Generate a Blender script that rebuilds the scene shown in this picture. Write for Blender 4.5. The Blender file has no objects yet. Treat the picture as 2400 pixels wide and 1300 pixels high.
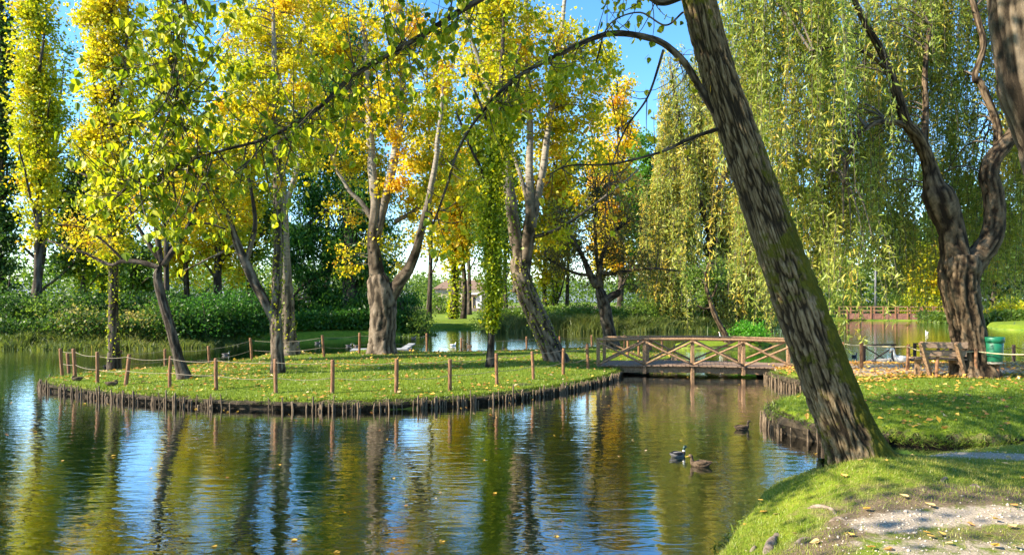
import bpy, math, random
import numpy as np
from mathutils import Vector, Matrix

R = math.radians
rng = np.random.default_rng(11)
random.seed(11)
sc = bpy.context.scene
col = sc.collection

# ------------------------------------------------------------------ camera
F, U0, V0, CZ = 1600.0, 1200.0, 708.0, 2.4      # focal length in photo pixels, vanishing point, eye height
cd = bpy.data.cameras.new('camera'); cam = bpy.data.objects.new('camera', cd); col.objects.link(cam)
cd.sensor_width = 36; cd.lens = 24; cd.shift_y = 58 / 2400; cd.clip_start = 0.05; cd.clip_end = 6000
cam.location = (0, 0, CZ); cam.rotation_euler = (R(90), 0, 0)
sc.camera = cam

# ------------------------------------------------------------------ sky, sun, exposure
SUN_EL, SUN_AZ = R(35), math.atan2(-0.945, -0.32)   # direction TO the sun, measured from +Y towards +X
w = bpy.data.worlds.new('World'); sc.world = w; w.use_nodes = True
wn = w.node_tree.nodes; wl = w.node_tree.links
sky = wn.new('ShaderNodeTexSky'); sky.sky_type = 'NISHITA'; sky.sun_disc = False
sky.sun_elevation = SUN_EL; sky.sun_rotation = SUN_AZ; sky.air_density = 1.0; sky.dust_density = 0.2; sky.ozone_density = 3.0
hs = wn.new('ShaderNodeHueSaturation'); hs.inputs['Saturation'].default_value = 1.25; wl.new(sky.outputs[0], hs.inputs['Color']); wl.new(hs.outputs[0], wn['Background'].inputs[0]); wn['Background'].inputs[1].default_value = 0.13
sd = bpy.data.lights.new('sun', 'SUN'); sun = bpy.data.objects.new('sun', sd); col.objects.link(sun)
sd.energy = 5.0; sd.angle = R(0.55); sd.color = (1.0, 0.90, 0.72)
to_sun = Vector((math.sin(SUN_AZ) * math.cos(SUN_EL), math.cos(SUN_AZ) * math.cos(SUN_EL), math.sin(SUN_EL)))
sun.rotation_euler = to_sun.to_track_quat('Z', 'Y').to_euler(); sun.location = to_sun * 60
vs = sc.view_settings; vs.view_transform = 'Standard'; vs.look = 'None'; vs.exposure = 1.6; vs.gamma = 1.0
sc.cycles.use_denoising = True
sc.cycles.max_bounces = 8; sc.cycles.diffuse_bounces = 3; sc.cycles.glossy_bounces = 3
sc.cycles.transmission_bounces = 4; sc.cycles.transparent_max_bounces = 8
sc.cycles.caustics_reflective = False; sc.cycles.caustics_refractive = False
sc.cycles.sample_clamp_indirect = 6

# ------------------------------------------------------------------ small maths
def at(u, v, Y):
    return np.array([(u - U0) / F * Y, Y, CZ - (v - V0) / F * Y])
def sstep(a, b, x):
    t = np.clip((x - a) / (b - a), 0, 1); return t * t * (3 - 2 * t)
def _h(i, j, k):
    n = (i * 374761393 + j * 668265263 + k * 2147483647 + 1274126177) & 0xffffffff
    n = ((n ^ (n >> 13)) * 1103515245) & 0xffffffff
    n = ((n ^ (n >> 15)) * 2246822519) & 0xffffffff
    return ((n ^ (n >> 16)) & 0xffff) / 65535.0
def vnoise(p):
    p = np.asarray(p, float); i = np.floor(p).astype(np.int64); f = p - i; f = f * f * (3 - 2 * f)
    r = 0
    for dx in (0, 1):
        for dy in (0, 1):
            for dz in (0, 1):
                wgt = (f[..., 0] if dx else 1 - f[..., 0]) * (f[..., 1] if dy else 1 - f[..., 1]) * (f[..., 2] if dz else 1 - f[..., 2])
                r = r + wgt * _h(i[..., 0] + dx, i[..., 1] + dy, i[..., 2] + dz)
    return r
def fbm(p, o=4):
    p = np.asarray(p, float); a, s, r = 0.5, 1.0, 0
    for _ in range(o):
        r = r + a * vnoise(p * s + 17.3 * s); a *= 0.5; s *= 2.03
    return r
def n2(x, y, s, z=0.0, o=3):
    return fbm(np.stack([np.asarray(x, float) * s, np.asarray(y, float) * s, np.full(np.shape(x), z)], -1), o)
def sdf(poly, x, y):
    """signed distance, positive inside"""
    P = np.array(poly, float); x = np.asarray(x, float); y = np.asarray(y, float)
    d = np.full(x.shape, 1e9); ins = np.zeros(x.shape, bool)
    for a, b in zip(P, np.roll(P, -1, 0)):
        e = b - a; t = np.clip(((x - a[0]) * e[0] + (y - a[1]) * e[1]) / (e @ e), 0, 1)
        d = np.minimum(d, np.hypot(x - a[0] - t * e[0], y - a[1] - t * e[1]))
        c = ((a[1] > y) != (b[1] > y))
        with np.errstate(divide='ignore', invalid='ignore'):
            xx = (b[0] - a[0]) * (y - a[1]) / (b[1] - a[1]) + a[0]
        ins ^= c & (x < xx)
    return np.where(ins, d, -d)
def smooth_poly(p, n=2):
    p = np.array(p, float)
    for _ in range(n):
        q = np.roll(p, -1, 0); p = np.stack([0.75 * p + 0.25 * q, 0.25 * p + 0.75 * q], 1).reshape(-1, 2)
    return p
def spline(pts, n):
    """Catmull-Rom through pts (any columns), n samples"""
    p = np.array(pts, float); m = len(p)
    if m == 2:
        t = np.linspace(0, 1, n)[:, None]; return p[0] * (1 - t) + p[1] * t
    q = np.vstack([2 * p[0] - p[1], p, 2 * p[-1] - p[-2]])
    t = np.linspace(0, m - 1 - 1e-6, n); i = t.astype(int); f = (t - i)[:, None]
    a, b, c, d = q[i], q[i + 1], q[i + 2], q[i + 3]
    return 0.5 * (2 * b + (c - a) * f + (2 * a - 5 * b + 4 * c - d) * f ** 2 + (3 * b - a - 3 * c + d) * f ** 3)

# ------------------------------------------------------------------ mesh + object helpers
class MB:
    """numpy mesh collector (quads or triangles)"""
    def __init__(s): s.v, s.q, s.t, s.n, s.uv, s.at = [], [], [], 0, [], {}
    def add(s, v, f, uv=None, **attrs):
        v = np.asarray(v, float).reshape(-1, 3); f = np.asarray(f, np.int64)
        (s.q if f.shape[1] == 4 else s.t).append(f + s.n)
        s.v.append(v); s.uv.append(np.zeros((len(v), 2)) if uv is None else uv)
        for k in set(s.at) | set(attrs):
            s.at.setdefault(k, [np.zeros(s.n)] if s.n else [])
            s.at[k].append(np.broadcast_to(np.asarray(attrs.get(k, 0.0), float), (len(v),)).copy())
        s.n += len(v); return s
    def mesh(s, name, origin=(0, 0, 0), smooth=True):
        V = np.concatenate(s.v) - np.asarray(origin, float); me = bpy.data.meshes.new(name)
        q = np.concatenate(s.q) if s.q else np.zeros((0, 4), np.int64); t = np.concatenate(s.t) if s.t else np.zeros((0, 3), np.int64)
        loops = np.concatenate([q.ravel(), t.ravel()]).astype(np.int32)
        ls = np.concatenate([np.arange(len(q)) * 4, len(q) * 4 + np.arange(len(t)) * 3]).astype(np.int32)
        me.vertices.add(len(V)); me.vertices.foreach_set('co', V.astype(np.float32).ravel())
        me.loops.add(len(loops)); me.loops.foreach_set('vertex_index', loops)
        me.polygons.add(len(ls)); me.polygons.foreach_set('loop_start', ls)
        me.polygons.foreach_set('use_smooth', np.full(len(ls), smooth))
        UV = np.concatenate(s.uv)
        if UV.any():
            l = me.uv_layers.new(name='UVMap'); l.data.foreach_set('uv', UV[loops].astype(np.float32).ravel())
        for k, a in s.at.items():
            at_ = me.attributes.new(k, 'FLOAT', 'POINT'); at_.data.foreach_set('value', np.concatenate(a).astype(np.float32))
        me.update(calc_edges=True); me.validate()
        return me
def link(name, me, mat, parent=None, loc=(0, 0, 0)):
    o = bpy.data.objects.new(name, me); col.objects.link(o); o.location = tuple(loc)
    if mat is not None and me is not None and not me.materials: me.materials.append(mat)
    if parent is not None: o.parent = parent
    return o
def tag(o, label=None, cat=None, group=None, kind=None):
    if label: o['label'] = label
    if cat: o['category'] = cat
    if group: o['group'] = group
    if kind: o['kind'] = kind
    return o
def thing(name, loc, label, cat, group=None, rz=0.0):
    o = bpy.data.objects.new(name, None); col.objects.link(o); o.location = tuple(loc); o.rotation_euler.z = rz
    o.empty_display_size = 0.2
    return tag(o, label, cat, group)
def part(name, mb, mat, root, smooth=True, local=False):
    """mesh given in world coordinates (or local ones), parented to root"""
    base = np.zeros(3)
    if not local:
        p = root
        while p is not None: base = base + np.array(p.location); p = p.parent
    return link(name, mb.mesh(name, base, smooth), mat, root)
def box(mb, c, s, rz=0.0, **k):
    c = np.array(c, float); x, y, z = np.array(s, float) / 2
    v = np.array([[i * x, j * y, l * z] for l in (-1, 1) for j in (-1, 1) for i in (-1, 1)], float)
    if rz: 
        ca, sa = math.cos(rz), math.sin(rz); v[:, :2] = v[:, :2] @ np.array([[ca, sa], [-sa, ca]])
    mb.add(v + c, [[0, 2, 3, 1], [4, 5, 7, 6], [0, 1, 5, 4], [2, 6, 7, 3], [0, 4, 6, 2], [1, 3, 7, 5]], **k); return mb
def beam(mb, a, b, wd, ht, **k):
    """rectangular timber from a to b with slightly worn edges (octagonal section)"""
    a, b = np.array(a, float), np.array(b, float); d = b - a; L = np.linalg.norm(d); d /= L
    s = np.cross(d, [0, 0, 1]); s = np.array([1., 0, 0]) if np.linalg.norm(s) < 1e-3 else s / np.linalg.norm(s); n = np.cross(s, d)
    e = 0.12; sec = [(-1 + e, -1), (1 - e, -1), (1, -1 + e), (1, 1 - e), (1 - e, 1), (-1 + e, 1), (-1, 1 - e), (-1, -1 + e)]
    v = [p + s * i * wd / 2 + n * j * ht / 2 for p in (a, b) for i, j in sec]
    uv = np.array([[i / 8 * 0.4, t] for t in (0, L) for i in range(8)])
    f = [[i, (i + 1) % 8, 8 + (i + 1) % 8, 8 + i] for i in range(8)] + [[0, 3, 2, 1], [0, 7, 4, 3], [7, 6, 5, 4], [8, 9, 10, 11], [8, 11, 12, 15], [15, 12, 13, 14]]
    mb.add(v, f, uv=uv, **k); return mb
def frames(p):
    t = np.gradient(p, axis=0); t /= np.linalg.norm(t, axis=1)[:, None] + 1e-9
    a = np.zeros_like(t); ref = np.array([0.2, -1.0, 0.1]); ref /= np.linalg.norm(ref)
    for i in range(len(t)):
        n = ref - t[i] * (ref @ t[i]); n /= np.linalg.norm(n) + 1e-9; a[i] = n; ref = n
    return t, a, np.cross(t, a)
def tube(mb, pts, rad, sides=8, rough=0.0, rscale=(14, 2.2), cap=True, seed=0.0, pale=None, **k):
    p = np.asarray(pts, float); r = np.asarray(rad, float) * np.ones(len(p)); n = len(p)
    t, a, b = frames(p); th = np.linspace(0, 2 * np.pi, sides, endpoint=False)
    ln = np.concatenate([[0], np.cumsum(np.linalg.norm(np.diff(p, axis=0), axis=1))])
    c, s_ = np.cos(th), np.sin(th)
    rr = r[:, None] * np.ones(sides)
    if rough:
        q = np.stack([np.broadcast_to(c, rr.shape) * r.max() * rscale[0], np.broadcast_to(s_, rr.shape) * r.max() * rscale[0] + seed,
                      np.broadcast_to(ln[:, None], rr.shape) * rscale[1]], -1)
        wq = q + 1.3 * (fbm(q * 0.6, 2)[..., None] - 0.5)
        ridge = sstep(0.0, 0.42, np.abs(2 * vnoise(wq) - 1)) * (0.75 + 0.5 * vnoise(q * 2.7 + 3)) * (0.62 + 0.38 * sstep(0.0, 0.35, np.abs(2 * vnoise(wq * 2.3 + 9) - 1))); lump = fbm(q * 0.22 + 5, 3) - 0.5
        rr = rr * (1 + rough * (ridge - 0.6) + rough * 1.6 * lump)
    else: ridge = np.full(rr.shape, 0.5)
    V = p[:, None] + rr[..., None] * (c[None, :, None] * a[:, None] + s_[None, :, None] * b[:, None])
    i, j = np.meshgrid(np.arange(n - 1), np.arange(sides), indexing='ij'); j2 = (j + 1) % sides
    f = np.stack([i * sides + j, i * sides + j2, (i + 1) * sides + j2, (i + 1) * sides + j], -1).reshape(-1, 4)
    uv = np.stack([np.broadcast_to(np.abs(np.linspace(-1, 1, sides)) * np.pi * r.max(), rr.shape), np.broadcast_to(ln[:, None], rr.shape)], -1).reshape(-1, 2)
    at_ = dict(k); at_['ridge'] = ridge.ravel()
    if pale is not None: at_['pale'] = np.broadcast_to(np.asarray(pale, float)[:, None], rr.shape).ravel()
    V = V.reshape(-1, 3)
    if cap:
        V = np.vstack([V, p[-1:], p[:1]]); uv = np.vstack([uv, uv[-1:], uv[:1]])
        for kk in at_:
            if np.ndim(at_[kk]): at_[kk] = np.concatenate([at_[kk], at_[kk][-1:], at_[kk][:1]])
        jj = np.arange(0, sides, 2)
        top = np.stack([np.full(len(jj), n * sides), (n - 1) * sides + jj, (n - 1) * sides + (jj + 1) % sides, (n - 1) * sides + (jj + 2) % sides], -1)
        bot = np.stack([np.full(len(jj), n * sides + 1), (jj + 2) % sides, (jj + 1) % sides, jj], -1)
        if sides % 2 == 0: f = np.vstack([f, top, bot])
    mb.add(V, f, uv=uv, **at_); return mb
def tubes_batch(mb, A, B, r0, r1, bend, sides=4, segs=4, seed=3):
    """many thin twigs at once, from points A to points B"""
    g = np.random.default_rng(seed); N = len(A)
    t = np.linspace(0, 1, segs + 1)[None, :, None]
    sag = np.zeros((N, 1, 3)); sag[:, 0, 2] = bend; sag[:, 0, :2] = g.normal(0, 0.12, (N, 2))
    P = A[:, None] * (1 - t) + B[:, None] * t + sag * (t * (1 - t) * 4) * np.linalg.norm(B - A, axis=1)[:, None, None] * 0.3
    d = (B - A); d /= np.linalg.norm(d, axis=1)[:, None] + 1e-9
    s = np.cross(d, [0.3, -0.9, 0.2]); s /= np.linalg.norm(s, axis=1)[:, None] + 1e-9; n = np.cross(s, d)
    th = np.linspace(0, 2 * np.pi, sides, endpoint=False)
    rr = (np.asarray(r0) * np.ones(N))[:, None, None, None] * (1 - t[..., None]) + (np.asarray(r1) * np.ones(N))[:, None, None, None] * t[..., None]
    V = P[:, :, None] + rr * (np.cos(th)[None, None, :, None] * s[:, None, None] + np.sin(th)[None, None, :, None] * n[:, None, None])
    base = (np.arange(N) * (segs + 1) * sides)[:, None, None]
    i, j = np.meshgrid(np.arange(segs), np.arange(sides), indexing='ij'); j2 = (j + 1) % sides
    q = np.stack([i * sides + j, i * sides + j2, (i + 1) * sides + j2, (i + 1) * sides + j], -1).reshape(1, -1, 4)
    mb.add(V.reshape(-1, 3), (q + base).reshape(-1, 4), ridge=0.5, pale=0.2); return mb
def unit(v): return v / (np.linalg.norm(v, axis=-1, keepdims=True) + 1e-9)
def leaves(mb, C, size, aspect=0.8, droop=0.5, tint=0.5, g=rng, dirs=None, fold=0.12, vary=0.35):
    """one folded kite per leaf"""
    C = np.asarray(C, float); N = len(C)
    d = g.normal(0, 1, (N, 3)); 
    if dirs is not None: d = d * 0.35 + dirs
    d[:, 2] -= droop; d = unit(d)
    n = unit(np.cross(d, g.normal(0, 1, (N, 3)))); s = np.cross(d, n)
    L = (np.asarray(size) * (1 + vary * g.uniform(-1, 1, N)))[:, None]; W = L * aspect
    V = np.stack([C, C + d * L * 0.42 + s * W * 0.5 + n * L * fold, C + d * L, C + d * L * 0.42 - s * W * 0.5 + n * L * fold], 1)
    f = np.arange(N * 4).reshape(N, 4)
    mb.add(V.reshape(-1, 3), f, tint=np.repeat(np.clip(np.asarray(tint) * np.ones(N), 0, 1), 4)); return mb

# ------------------------------------------------------------------ materials
def new_mat(name):
    m = bpy.data.materials.new(name); m.use_nodes = True; nt = m.node_tree; nt.nodes.clear()
    out = nt.nodes.new('ShaderNodeOutputMaterial')
    def N(t, **k):
        n = nt.nodes.new('ShaderNode' + t)
        for a, b in k.items(): setattr(n, a, b)
        return n
    return m, N, nt.links.new, out
def ramp(N, stops, interp='LINEAR'):
    r = N('ValToRGB'); e = r.color_ramp.elements; r.color_ramp.interpolation = interp
    while len(e) < len(stops): e.new(0.5)
    for x, (p, c) in zip(e, stops): x.position = p; x.color = (*c, 1)
    return r
def leaf_mat(name, stops, trans=0.5, rough=0.45, tgain=1.5):
    m, N, L, out = new_mat(name)
    a = N('Attribute', attribute_name='tint'); r = ramp(N, stops); L(a.outputs['Fac'], r.inputs[0])
    b = N('BsdfPrincipled'); b.inputs['Roughness'].default_value = rough; b.inputs['Specular IOR Level'].default_value = 0.35
    L(r.outputs[0], b.inputs['Base Color'])
    t = N('BsdfTranslucent'); mm = N('Mix', data_type='RGBA', blend_type='MULTIPLY'); mm.inputs[0].default_value = 1
    mm.inputs[7].default_value = (tgain, tgain * 0.97, tgain * 0.6, 1); L(r.outputs[0], mm.inputs[6]); L(mm.outputs[2], t.inputs[0])
    x = N('MixShader'); x.inputs[0].default_value = trans; L(b.outputs[0], x.inputs[1]); L(t.outputs[0], x.inputs[2]); L(x.outputs[0], out.inputs[0])
    return m
LEAF = dict(
    poplar=leaf_mat('poplar_leaf', [(0, (0.05, 0.10, 0.008)), (0.35, (0.25, 0.32, 0.012)), (0.58, (0.48, 0.47, 0.016)), (0.8, (0.70, 0.50, 0.016)), (1, (0.52, 0.22, 0.016))]),
    green=leaf_mat('green_leaf', [(0, (0.018, 0.05, 0.012)), (0.5, (0.05, 0.115, 0.018)), (1, (0.16, 0.24, 0.03))]),
    cypress=leaf_mat('cypress_leaf', [(0, (0.02, 0.075, 0.012)), (0.5, (0.055, 0.16, 0.018)), (1, (0.15, 0.30, 0.03))]),
    willow=leaf_mat('willow_leaf', [(0, (0.08, 0.14, 0.02)), (0.5, (0.21, 0.28, 0.04)), (0.85, (0.42, 0.42, 0.08)), (1, (0.58, 0.42, 0.05))], trans=0.38),
    brown=leaf_mat('bronze_leaf', [(0, (0.06, 0.07, 0.015)), (0.5, (0.17, 0.14, 0.03)), (1, (0.38, 0.24, 0.04))]),
    bright=leaf_mat('bush_leaf', [(0, (0.04, 0.15, 0.01)), (0.5, (0.09, 0.30, 0.015)), (1, (0.20, 0.42, 0.03))]),
    reed=leaf_mat('reed_leaf', [(0, (0.05, 0.09, 0.02)), (0.5, (0.13, 0.16, 0.035)), (1, (0.36, 0.29, 0.10))]),
    grass=leaf_mat('grass_blade', [(0, (0.06, 0.12, 0.010)), (0.5, (0.16, 0.23, 0.018)), (1, (0.36, 0.30, 0.09))], trans=0.3, tgain=1.2),
    litter=leaf_mat('fallen_leaf', [(0, (0.16, 0.07, 0.025)), (0.4, (0.42, 0.20, 0.05)), (0.75, (0.62, 0.38, 0.05)), (1, (0.62, 0.46, 0.26))], trans=0.2),
)
def bark_mat(name, dark, mid, light, pale=(0.5, 0.47, 0.42), scale=1.0, moss=False):
    m, N, L, out = new_mat(name)
    uv = N('UVMap'); mp = N('Mapping'); mp.inputs['Scale'].default_value = (30 * scale, 11 * scale, 1); L(uv.outputs[0], mp.inputs[0])
    n1 = N('TexNoise'); n1.inputs['Scale'].default_value = 1; n1.inputs['Detail'].default_value = 6; n1.inputs['Roughness'].default_value = 0.7; L(mp.outputs[0], n1.inputs['Vector'])
    rd = N('Attribute', attribute_name='ridge')
    nh = N('Math', operation='MULTIPLY'); nh.inputs[1].default_value = 0.62; L(n1.outputs[0], nh.inputs[0])
    mx = N('Math', operation='MULTIPLY_ADD'); L(rd.outputs['Fac'], mx.inputs[0]); mx.inputs[1].default_value = 0.48; L(nh.outputs[0], mx.inputs[2])
    r = ramp(N, [(0.36, dark), (0.62, mid), (0.92, light)]); L(mx.outputs[0], r.inputs[0])
    tc = N('TexCoord'); n2_ = N('TexNoise'); n2_.inputs['Scale'].default_value = 2.2; n2_.inputs['Detail'].default_value = 4; L(tc.outputs['Object'], n2_.inputs['Vector'])
    pl = N('Attribute', attribute_name='pale'); cm = N('Mix', data_type='RGBA'); L(pl.outputs['Fac'], cm.inputs[0]); L(r.outputs[0], cm.inputs[6])
    mp2 = N('Mapping'); mp2.inputs['Scale'].default_value = (3, 14, 1); L(uv.outputs[0], mp2.inputs[0])
    n3 = N('TexNoise'); n3.inputs['Scale'].default_value = 1; n3.inputs['Detail'].default_value = 5; L(mp2.outputs[0], n3.inputs['Vector'])
    r3 = ramp(N, [(0.30, (0.07, 0.06, 0.05)), (0.45, tuple(c * 0.75 for c in pale)), (0.7, pale)]); L(n3.outputs[0], r3.inputs[0]); L(r3.outputs[0], cm.inputs[7])
    last = cm.outputs[2]
    if moss:
        ms = N('Attribute', attribute_name='moss'); a1 = N('Math', operation='ADD'); L(ms.outputs['Fac'], a1.inputs[0])
        n4 = N('TexNoise'); n4.inputs['Scale'].default_value = 9; n4.inputs['Detail'].default_value = 6; n4.inputs['Roughness'].default_value = 0.65; L(tc.outputs['Object'], n4.inputs['Vector'])
        a2 = N('Math', operation='ADD'); L(a1.outputs[0], a2.inputs[0]); L(n4.outputs[0], a2.inputs[1])
        rm = ramp(N, [(0.86, (0, 0, 0)), (1.0, (1, 1, 1))]); L(a2.outputs[0], rm.inputs[0])
        mc = ramp(N, [(0.3, (0.05, 0.06, 0.008)), (0.7, (0.15, 0.14, 0.016))]); L(n1.outputs[0], mc.inputs[0])
        m2 = N('Mix', data_type='RGBA'); L(rm.outputs[0], m2.inputs[0]); L(last, m2.inputs[6]); L(mc.outputs[0], m2.inputs[7]); last = m2.outputs[2]
    mv = N('Mix', data_type='RGBA', blend_type='MULTIPLY'); mv.inputs[0].default_value = 1
    rv = ramp(N, [(0.3, (0.72, 0.70, 0.68)), (0.7, (1.1, 1.07, 1.02))]); L(n2_.outputs[0], rv.inputs[0]); L(last, mv.inputs[6]); L(rv.outputs[0], mv.inputs[7])
    b = N('BsdfPrincipled'); b.inputs['Roughness'].default_value = 0.9; b.inputs['Specular IOR Level'].default_value = 0.15
    L(mv.outputs[2], b.inputs['Base Color'])
    bp = N('Bump'); bp.inputs['Strength'].default_value = 0.9; bp.inputs['Distance'].default_value = 0.03; L(n1.outputs[0], bp.inputs['Height']); L(bp.outputs[0], b.inputs['Normal'])
    L(b.outputs[0], out.inputs[0]); return m
BARK = dict(
    oak=bark_mat('furrowed_bark', (0.026, 0.019, 0.012), (0.14, 0.100, 0.056), (0.31, 0.24, 0.15), moss=True),
    poplar=bark_mat('poplar_bark', (0.035, 0.027, 0.019), (0.145, 0.113, 0.082), (0.30, 0.245, 0.19), pale=(0.42, 0.38, 0.33), scale=0.7),
    dark=bark_mat('dark_bark', (0.02, 0.015, 0.011), (0.075, 0.06, 0.045), (0.17, 0.14, 0.11), pale=(0.20, 0.17, 0.14), scale=0.7),
    willow=bark_mat('willow_bark', (0.02, 0.013, 0.008), (0.10, 0.070, 0.042), (0.23, 0.165, 0.105), scale=0.8),
    smooth=bark_mat('weathered_bark', (0.03, 0.022, 0.015), (0.14, 0.108, 0.075), (0.28, 0.225, 0.165), scale=0.8),
)
def simple_mat(name, stops, scale=8, rough=0.8, bump=0.3, stretch=(1, 1, 1), coord='Object', spec=0.25, bdist=0.01, detail=5):
    m, N, L, out = new_mat(name)
    tc = N('TexCoord'); mp = N('Mapping'); mp.inputs['Scale'].default_value = stretch; L(tc.outputs[coord], mp.inputs[0])
    oi = N('ObjectInfo'); ad = N('VectorMath', operation='ADD'); sc_ = N('Math', operation='MULTIPLY'); sc_.inputs[1].default_value = 40; L(oi.outputs['Random'], sc_.inputs[0])
    L(mp.outputs[0], ad.inputs[0]); L(sc_.outputs[0], ad.inputs[1])
    n = N('TexNoise'); n.inputs['Scale'].default_value = scale; n.inputs['Detail'].default_value = detail; n.inputs['Roughness'].default_value = 0.62; L(ad.outputs[0], n.inputs['Vector'])
    r = ramp(N, stops); L(n.outputs[0], r.inputs[0])
    b = N('BsdfPrincipled'); b.inputs['Roughness'].default_value = rough; b.inputs['Specular IOR Level'].default_value = spec; L(r.outputs[0], b.inputs['Base Color'])
    if bump:
        bp = N('Bump'); bp.inputs['Strength'].default_value = bump; bp.inputs['Distance'].default_value = bdist; L(n.outputs[0], bp.inputs['Height']); L(bp.outputs[0], b.inputs['Normal'])
    L(b.outputs[0], out.inputs[0]); return m
M = dict(
    post=simple_mat('red_brown_post_wood', [(0.3, (0.09, 0.045, 0.025)), (0.5, (0.22, 0.105, 0.05)), (0.75, (0.32, 0.19, 0.11))], 6, 0.8, 0.5, (6, 6, 1.2)),
    timber=simple_mat('bridge_timber', [(0.3, (0.13, 0.075, 0.04)), (0.55, (0.30, 0.18, 0.10)), (0.8, (0.44, 0.29, 0.18))], 7, 0.8, 0.5, (3, 3, 3)),
    plank=simple_mat('worn_plank', [(0.3, (0.12, 0.075, 0.05)), (0.55, (0.24, 0.16, 0.11)), (0.8, (0.40, 0.30, 0.22))], 9, 0.85, 0.4, (1, 4, 4)),
    darkwood=simple_mat('dark_stained_wood', [(0.3, (0.025, 0.016, 0.012)), (0.6, (0.06, 0.038, 0.028)), (0.85, (0.11, 0.07, 0.05))], 9, 0.75, 0.4, (5, 5, 1)),
    stake=simple_mat('weathered_stake', [(0.3, (0.05, 0.035, 0.02)), (0.55, (0.17, 0.12, 0.075)), (0.85, (0.36, 0.28, 0.19))], 10, 0.9, 0.5, (5, 5, 0.8)),
    rope=simple_mat('hemp_rope', [(0.3, (0.17, 0.135, 0.095)), (0.7, (0.32, 0.27, 0.20))], 60, 0.9, 0.4),
    thickrope=simple_mat('yellow_hemp_rope', [(0.3, (0.36, 0.29, 0.16)), (0.7, (0.58, 0.50, 0.30))], 60, 0.9, 0.4),
    darkrope=simple_mat('dark_rope', [(0.3, (0.03, 0.025, 0.02)), (0.7, (0.10, 0.08, 0.06))], 60, 0.9, 0.3),
    bin=simple_mat('green_plastic', [(0.25, (0.006, 0.07, 0.035)), (0.6, (0.007, 0.125, 0.06)), (0.9, (0.03, 0.17, 0.09))], 5, 0.45, 0.1, spec=0.4),
    binfoot=simple_mat('grimy_metal', [(0.3, (0.16, 0.14, 0.11)), (0.7, (0.34, 0.31, 0.26))], 14, 0.7, 0.2),
    redwood=simple_mat('boardwalk_boards', [(0.3, (0.13, 0.06, 0.04)), (0.6, (0.24, 0.12, 0.085)), (0.85, (0.34, 0.19, 0.14))], 3, 0.8, 0.3),
    concrete=simple_mat('dark_abutment', [(0.3, (0.018, 0.014, 0.012)), (0.7, (0.05, 0.042, 0.035))], 7, 0.9, 0.4),
    raft=simple_mat('pale_raft_boards', [(0.3, (0.17, 0.18, 0.19)), (0.7, (0.32, 0.33, 0.33))], 5, 0.7, 0.2),
    wall=simple_mat('cream_render', [(0.3, (0.50, 0.40, 0.24)), (0.7, (0.64, 0.53, 0.35))], 1.5, 0.9, 0.1),
    wallwhite=simple_mat('white_render', [(0.3, (0.72, 0.70, 0.66)), (0.7, (0.82, 0.80, 0.77))], 1.5, 0.9, 0.1),
    rooftile=simple_mat('weathered_roof', [(0.3, (0.14, 0.09, 0.06)), (0.7, (0.24, 0.16, 0.11))], 4, 0.9, 0.4),
    glass=simple_mat('dark_window', [(0.3, (0.03, 0.03, 0.035)), (0.7, (0.06, 0.06, 0.07))], 3, 0.2, 0, spec=0.5),
    lamp=simple_mat('grey_lamp_pole', [(0.3, (0.10, 0.10, 0.11)), (0.7, (0.17, 0.17, 0.18))], 6, 0.5, 0.1),
    white=simple_mat('white_feathers', [(0.3, (0.72, 0.69, 0.64)), (0.7, (0.85, 0.83, 0.79))], 30, 0.8, 0.2),
    orange=simple_mat('orange_bill', [(0.3, (0.55, 0.20, 0.03)), (0.7, (0.70, 0.30, 0.05))], 20, 0.5, 0.05),
    yellowbill=simple_mat('olive_bill', [(0.3, (0.30, 0.22, 0.03)), (0.7, (0.42, 0.30, 0.05))], 20, 0.5, 0.05),
    brownbird=simple_mat('brown_feathers', [(0.35, (0.03, 0.02, 0.013)), (0.5, (0.085, 0.055, 0.032)), (0.7, (0.20, 0.14, 0.085))], 45, 0.8, 0.2),
    greybird=simple_mat('grey_feathers', [(0.35, (0.12, 0.11, 0.10)), (0.7, (0.28, 0.26, 0.24))], 40, 0.8, 0.2),
    blackbird=simple_mat('black_feathers', [(0.35, (0.012, 0.012, 0.014)), (0.7, (0.035, 0.035, 0.04))], 40, 0.6, 0.2),
    greenhead=simple_mat('glossy_green_feathers', [(0.35, (0.006, 0.02, 0.014)), (0.7, (0.012, 0.05, 0.03))], 40, 0.35, 0.1, spec=0.5),
    earth=simple_mat('bank_earth', [(0.3, (0.018, 0.013, 0.008)), (0.55, (0.05, 0.037, 0.022)), (0.8, (0.12, 0.09, 0.055))], 9, 0.95, 0.6, bdist=0.03),
    rootwood=simple_mat('surface_root_bark', [(0.3, (0.10, 0.07, 0.05)), (0.6, (0.26, 0.20, 0.15)), (0.85, (0.40, 0.33, 0.26))], 9, 0.9, 0.5, (2, 2, 2)),
    stone=simple_mat('pale_pebble', [(0.3, (0.34, 0.28, 0.22)), (0.7, (0.60, 0.52, 0.43))], 8, 0.85, 0.2),
    hill=simple_mat('hazy_hill', [(0.3, (0.12, 0.14, 0.15)), (0.7, (0.20, 0.22, 0.24))], 0.02, 0.95, 0),  # distance haze put into the colour: hills paled to blue-grey
)
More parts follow.
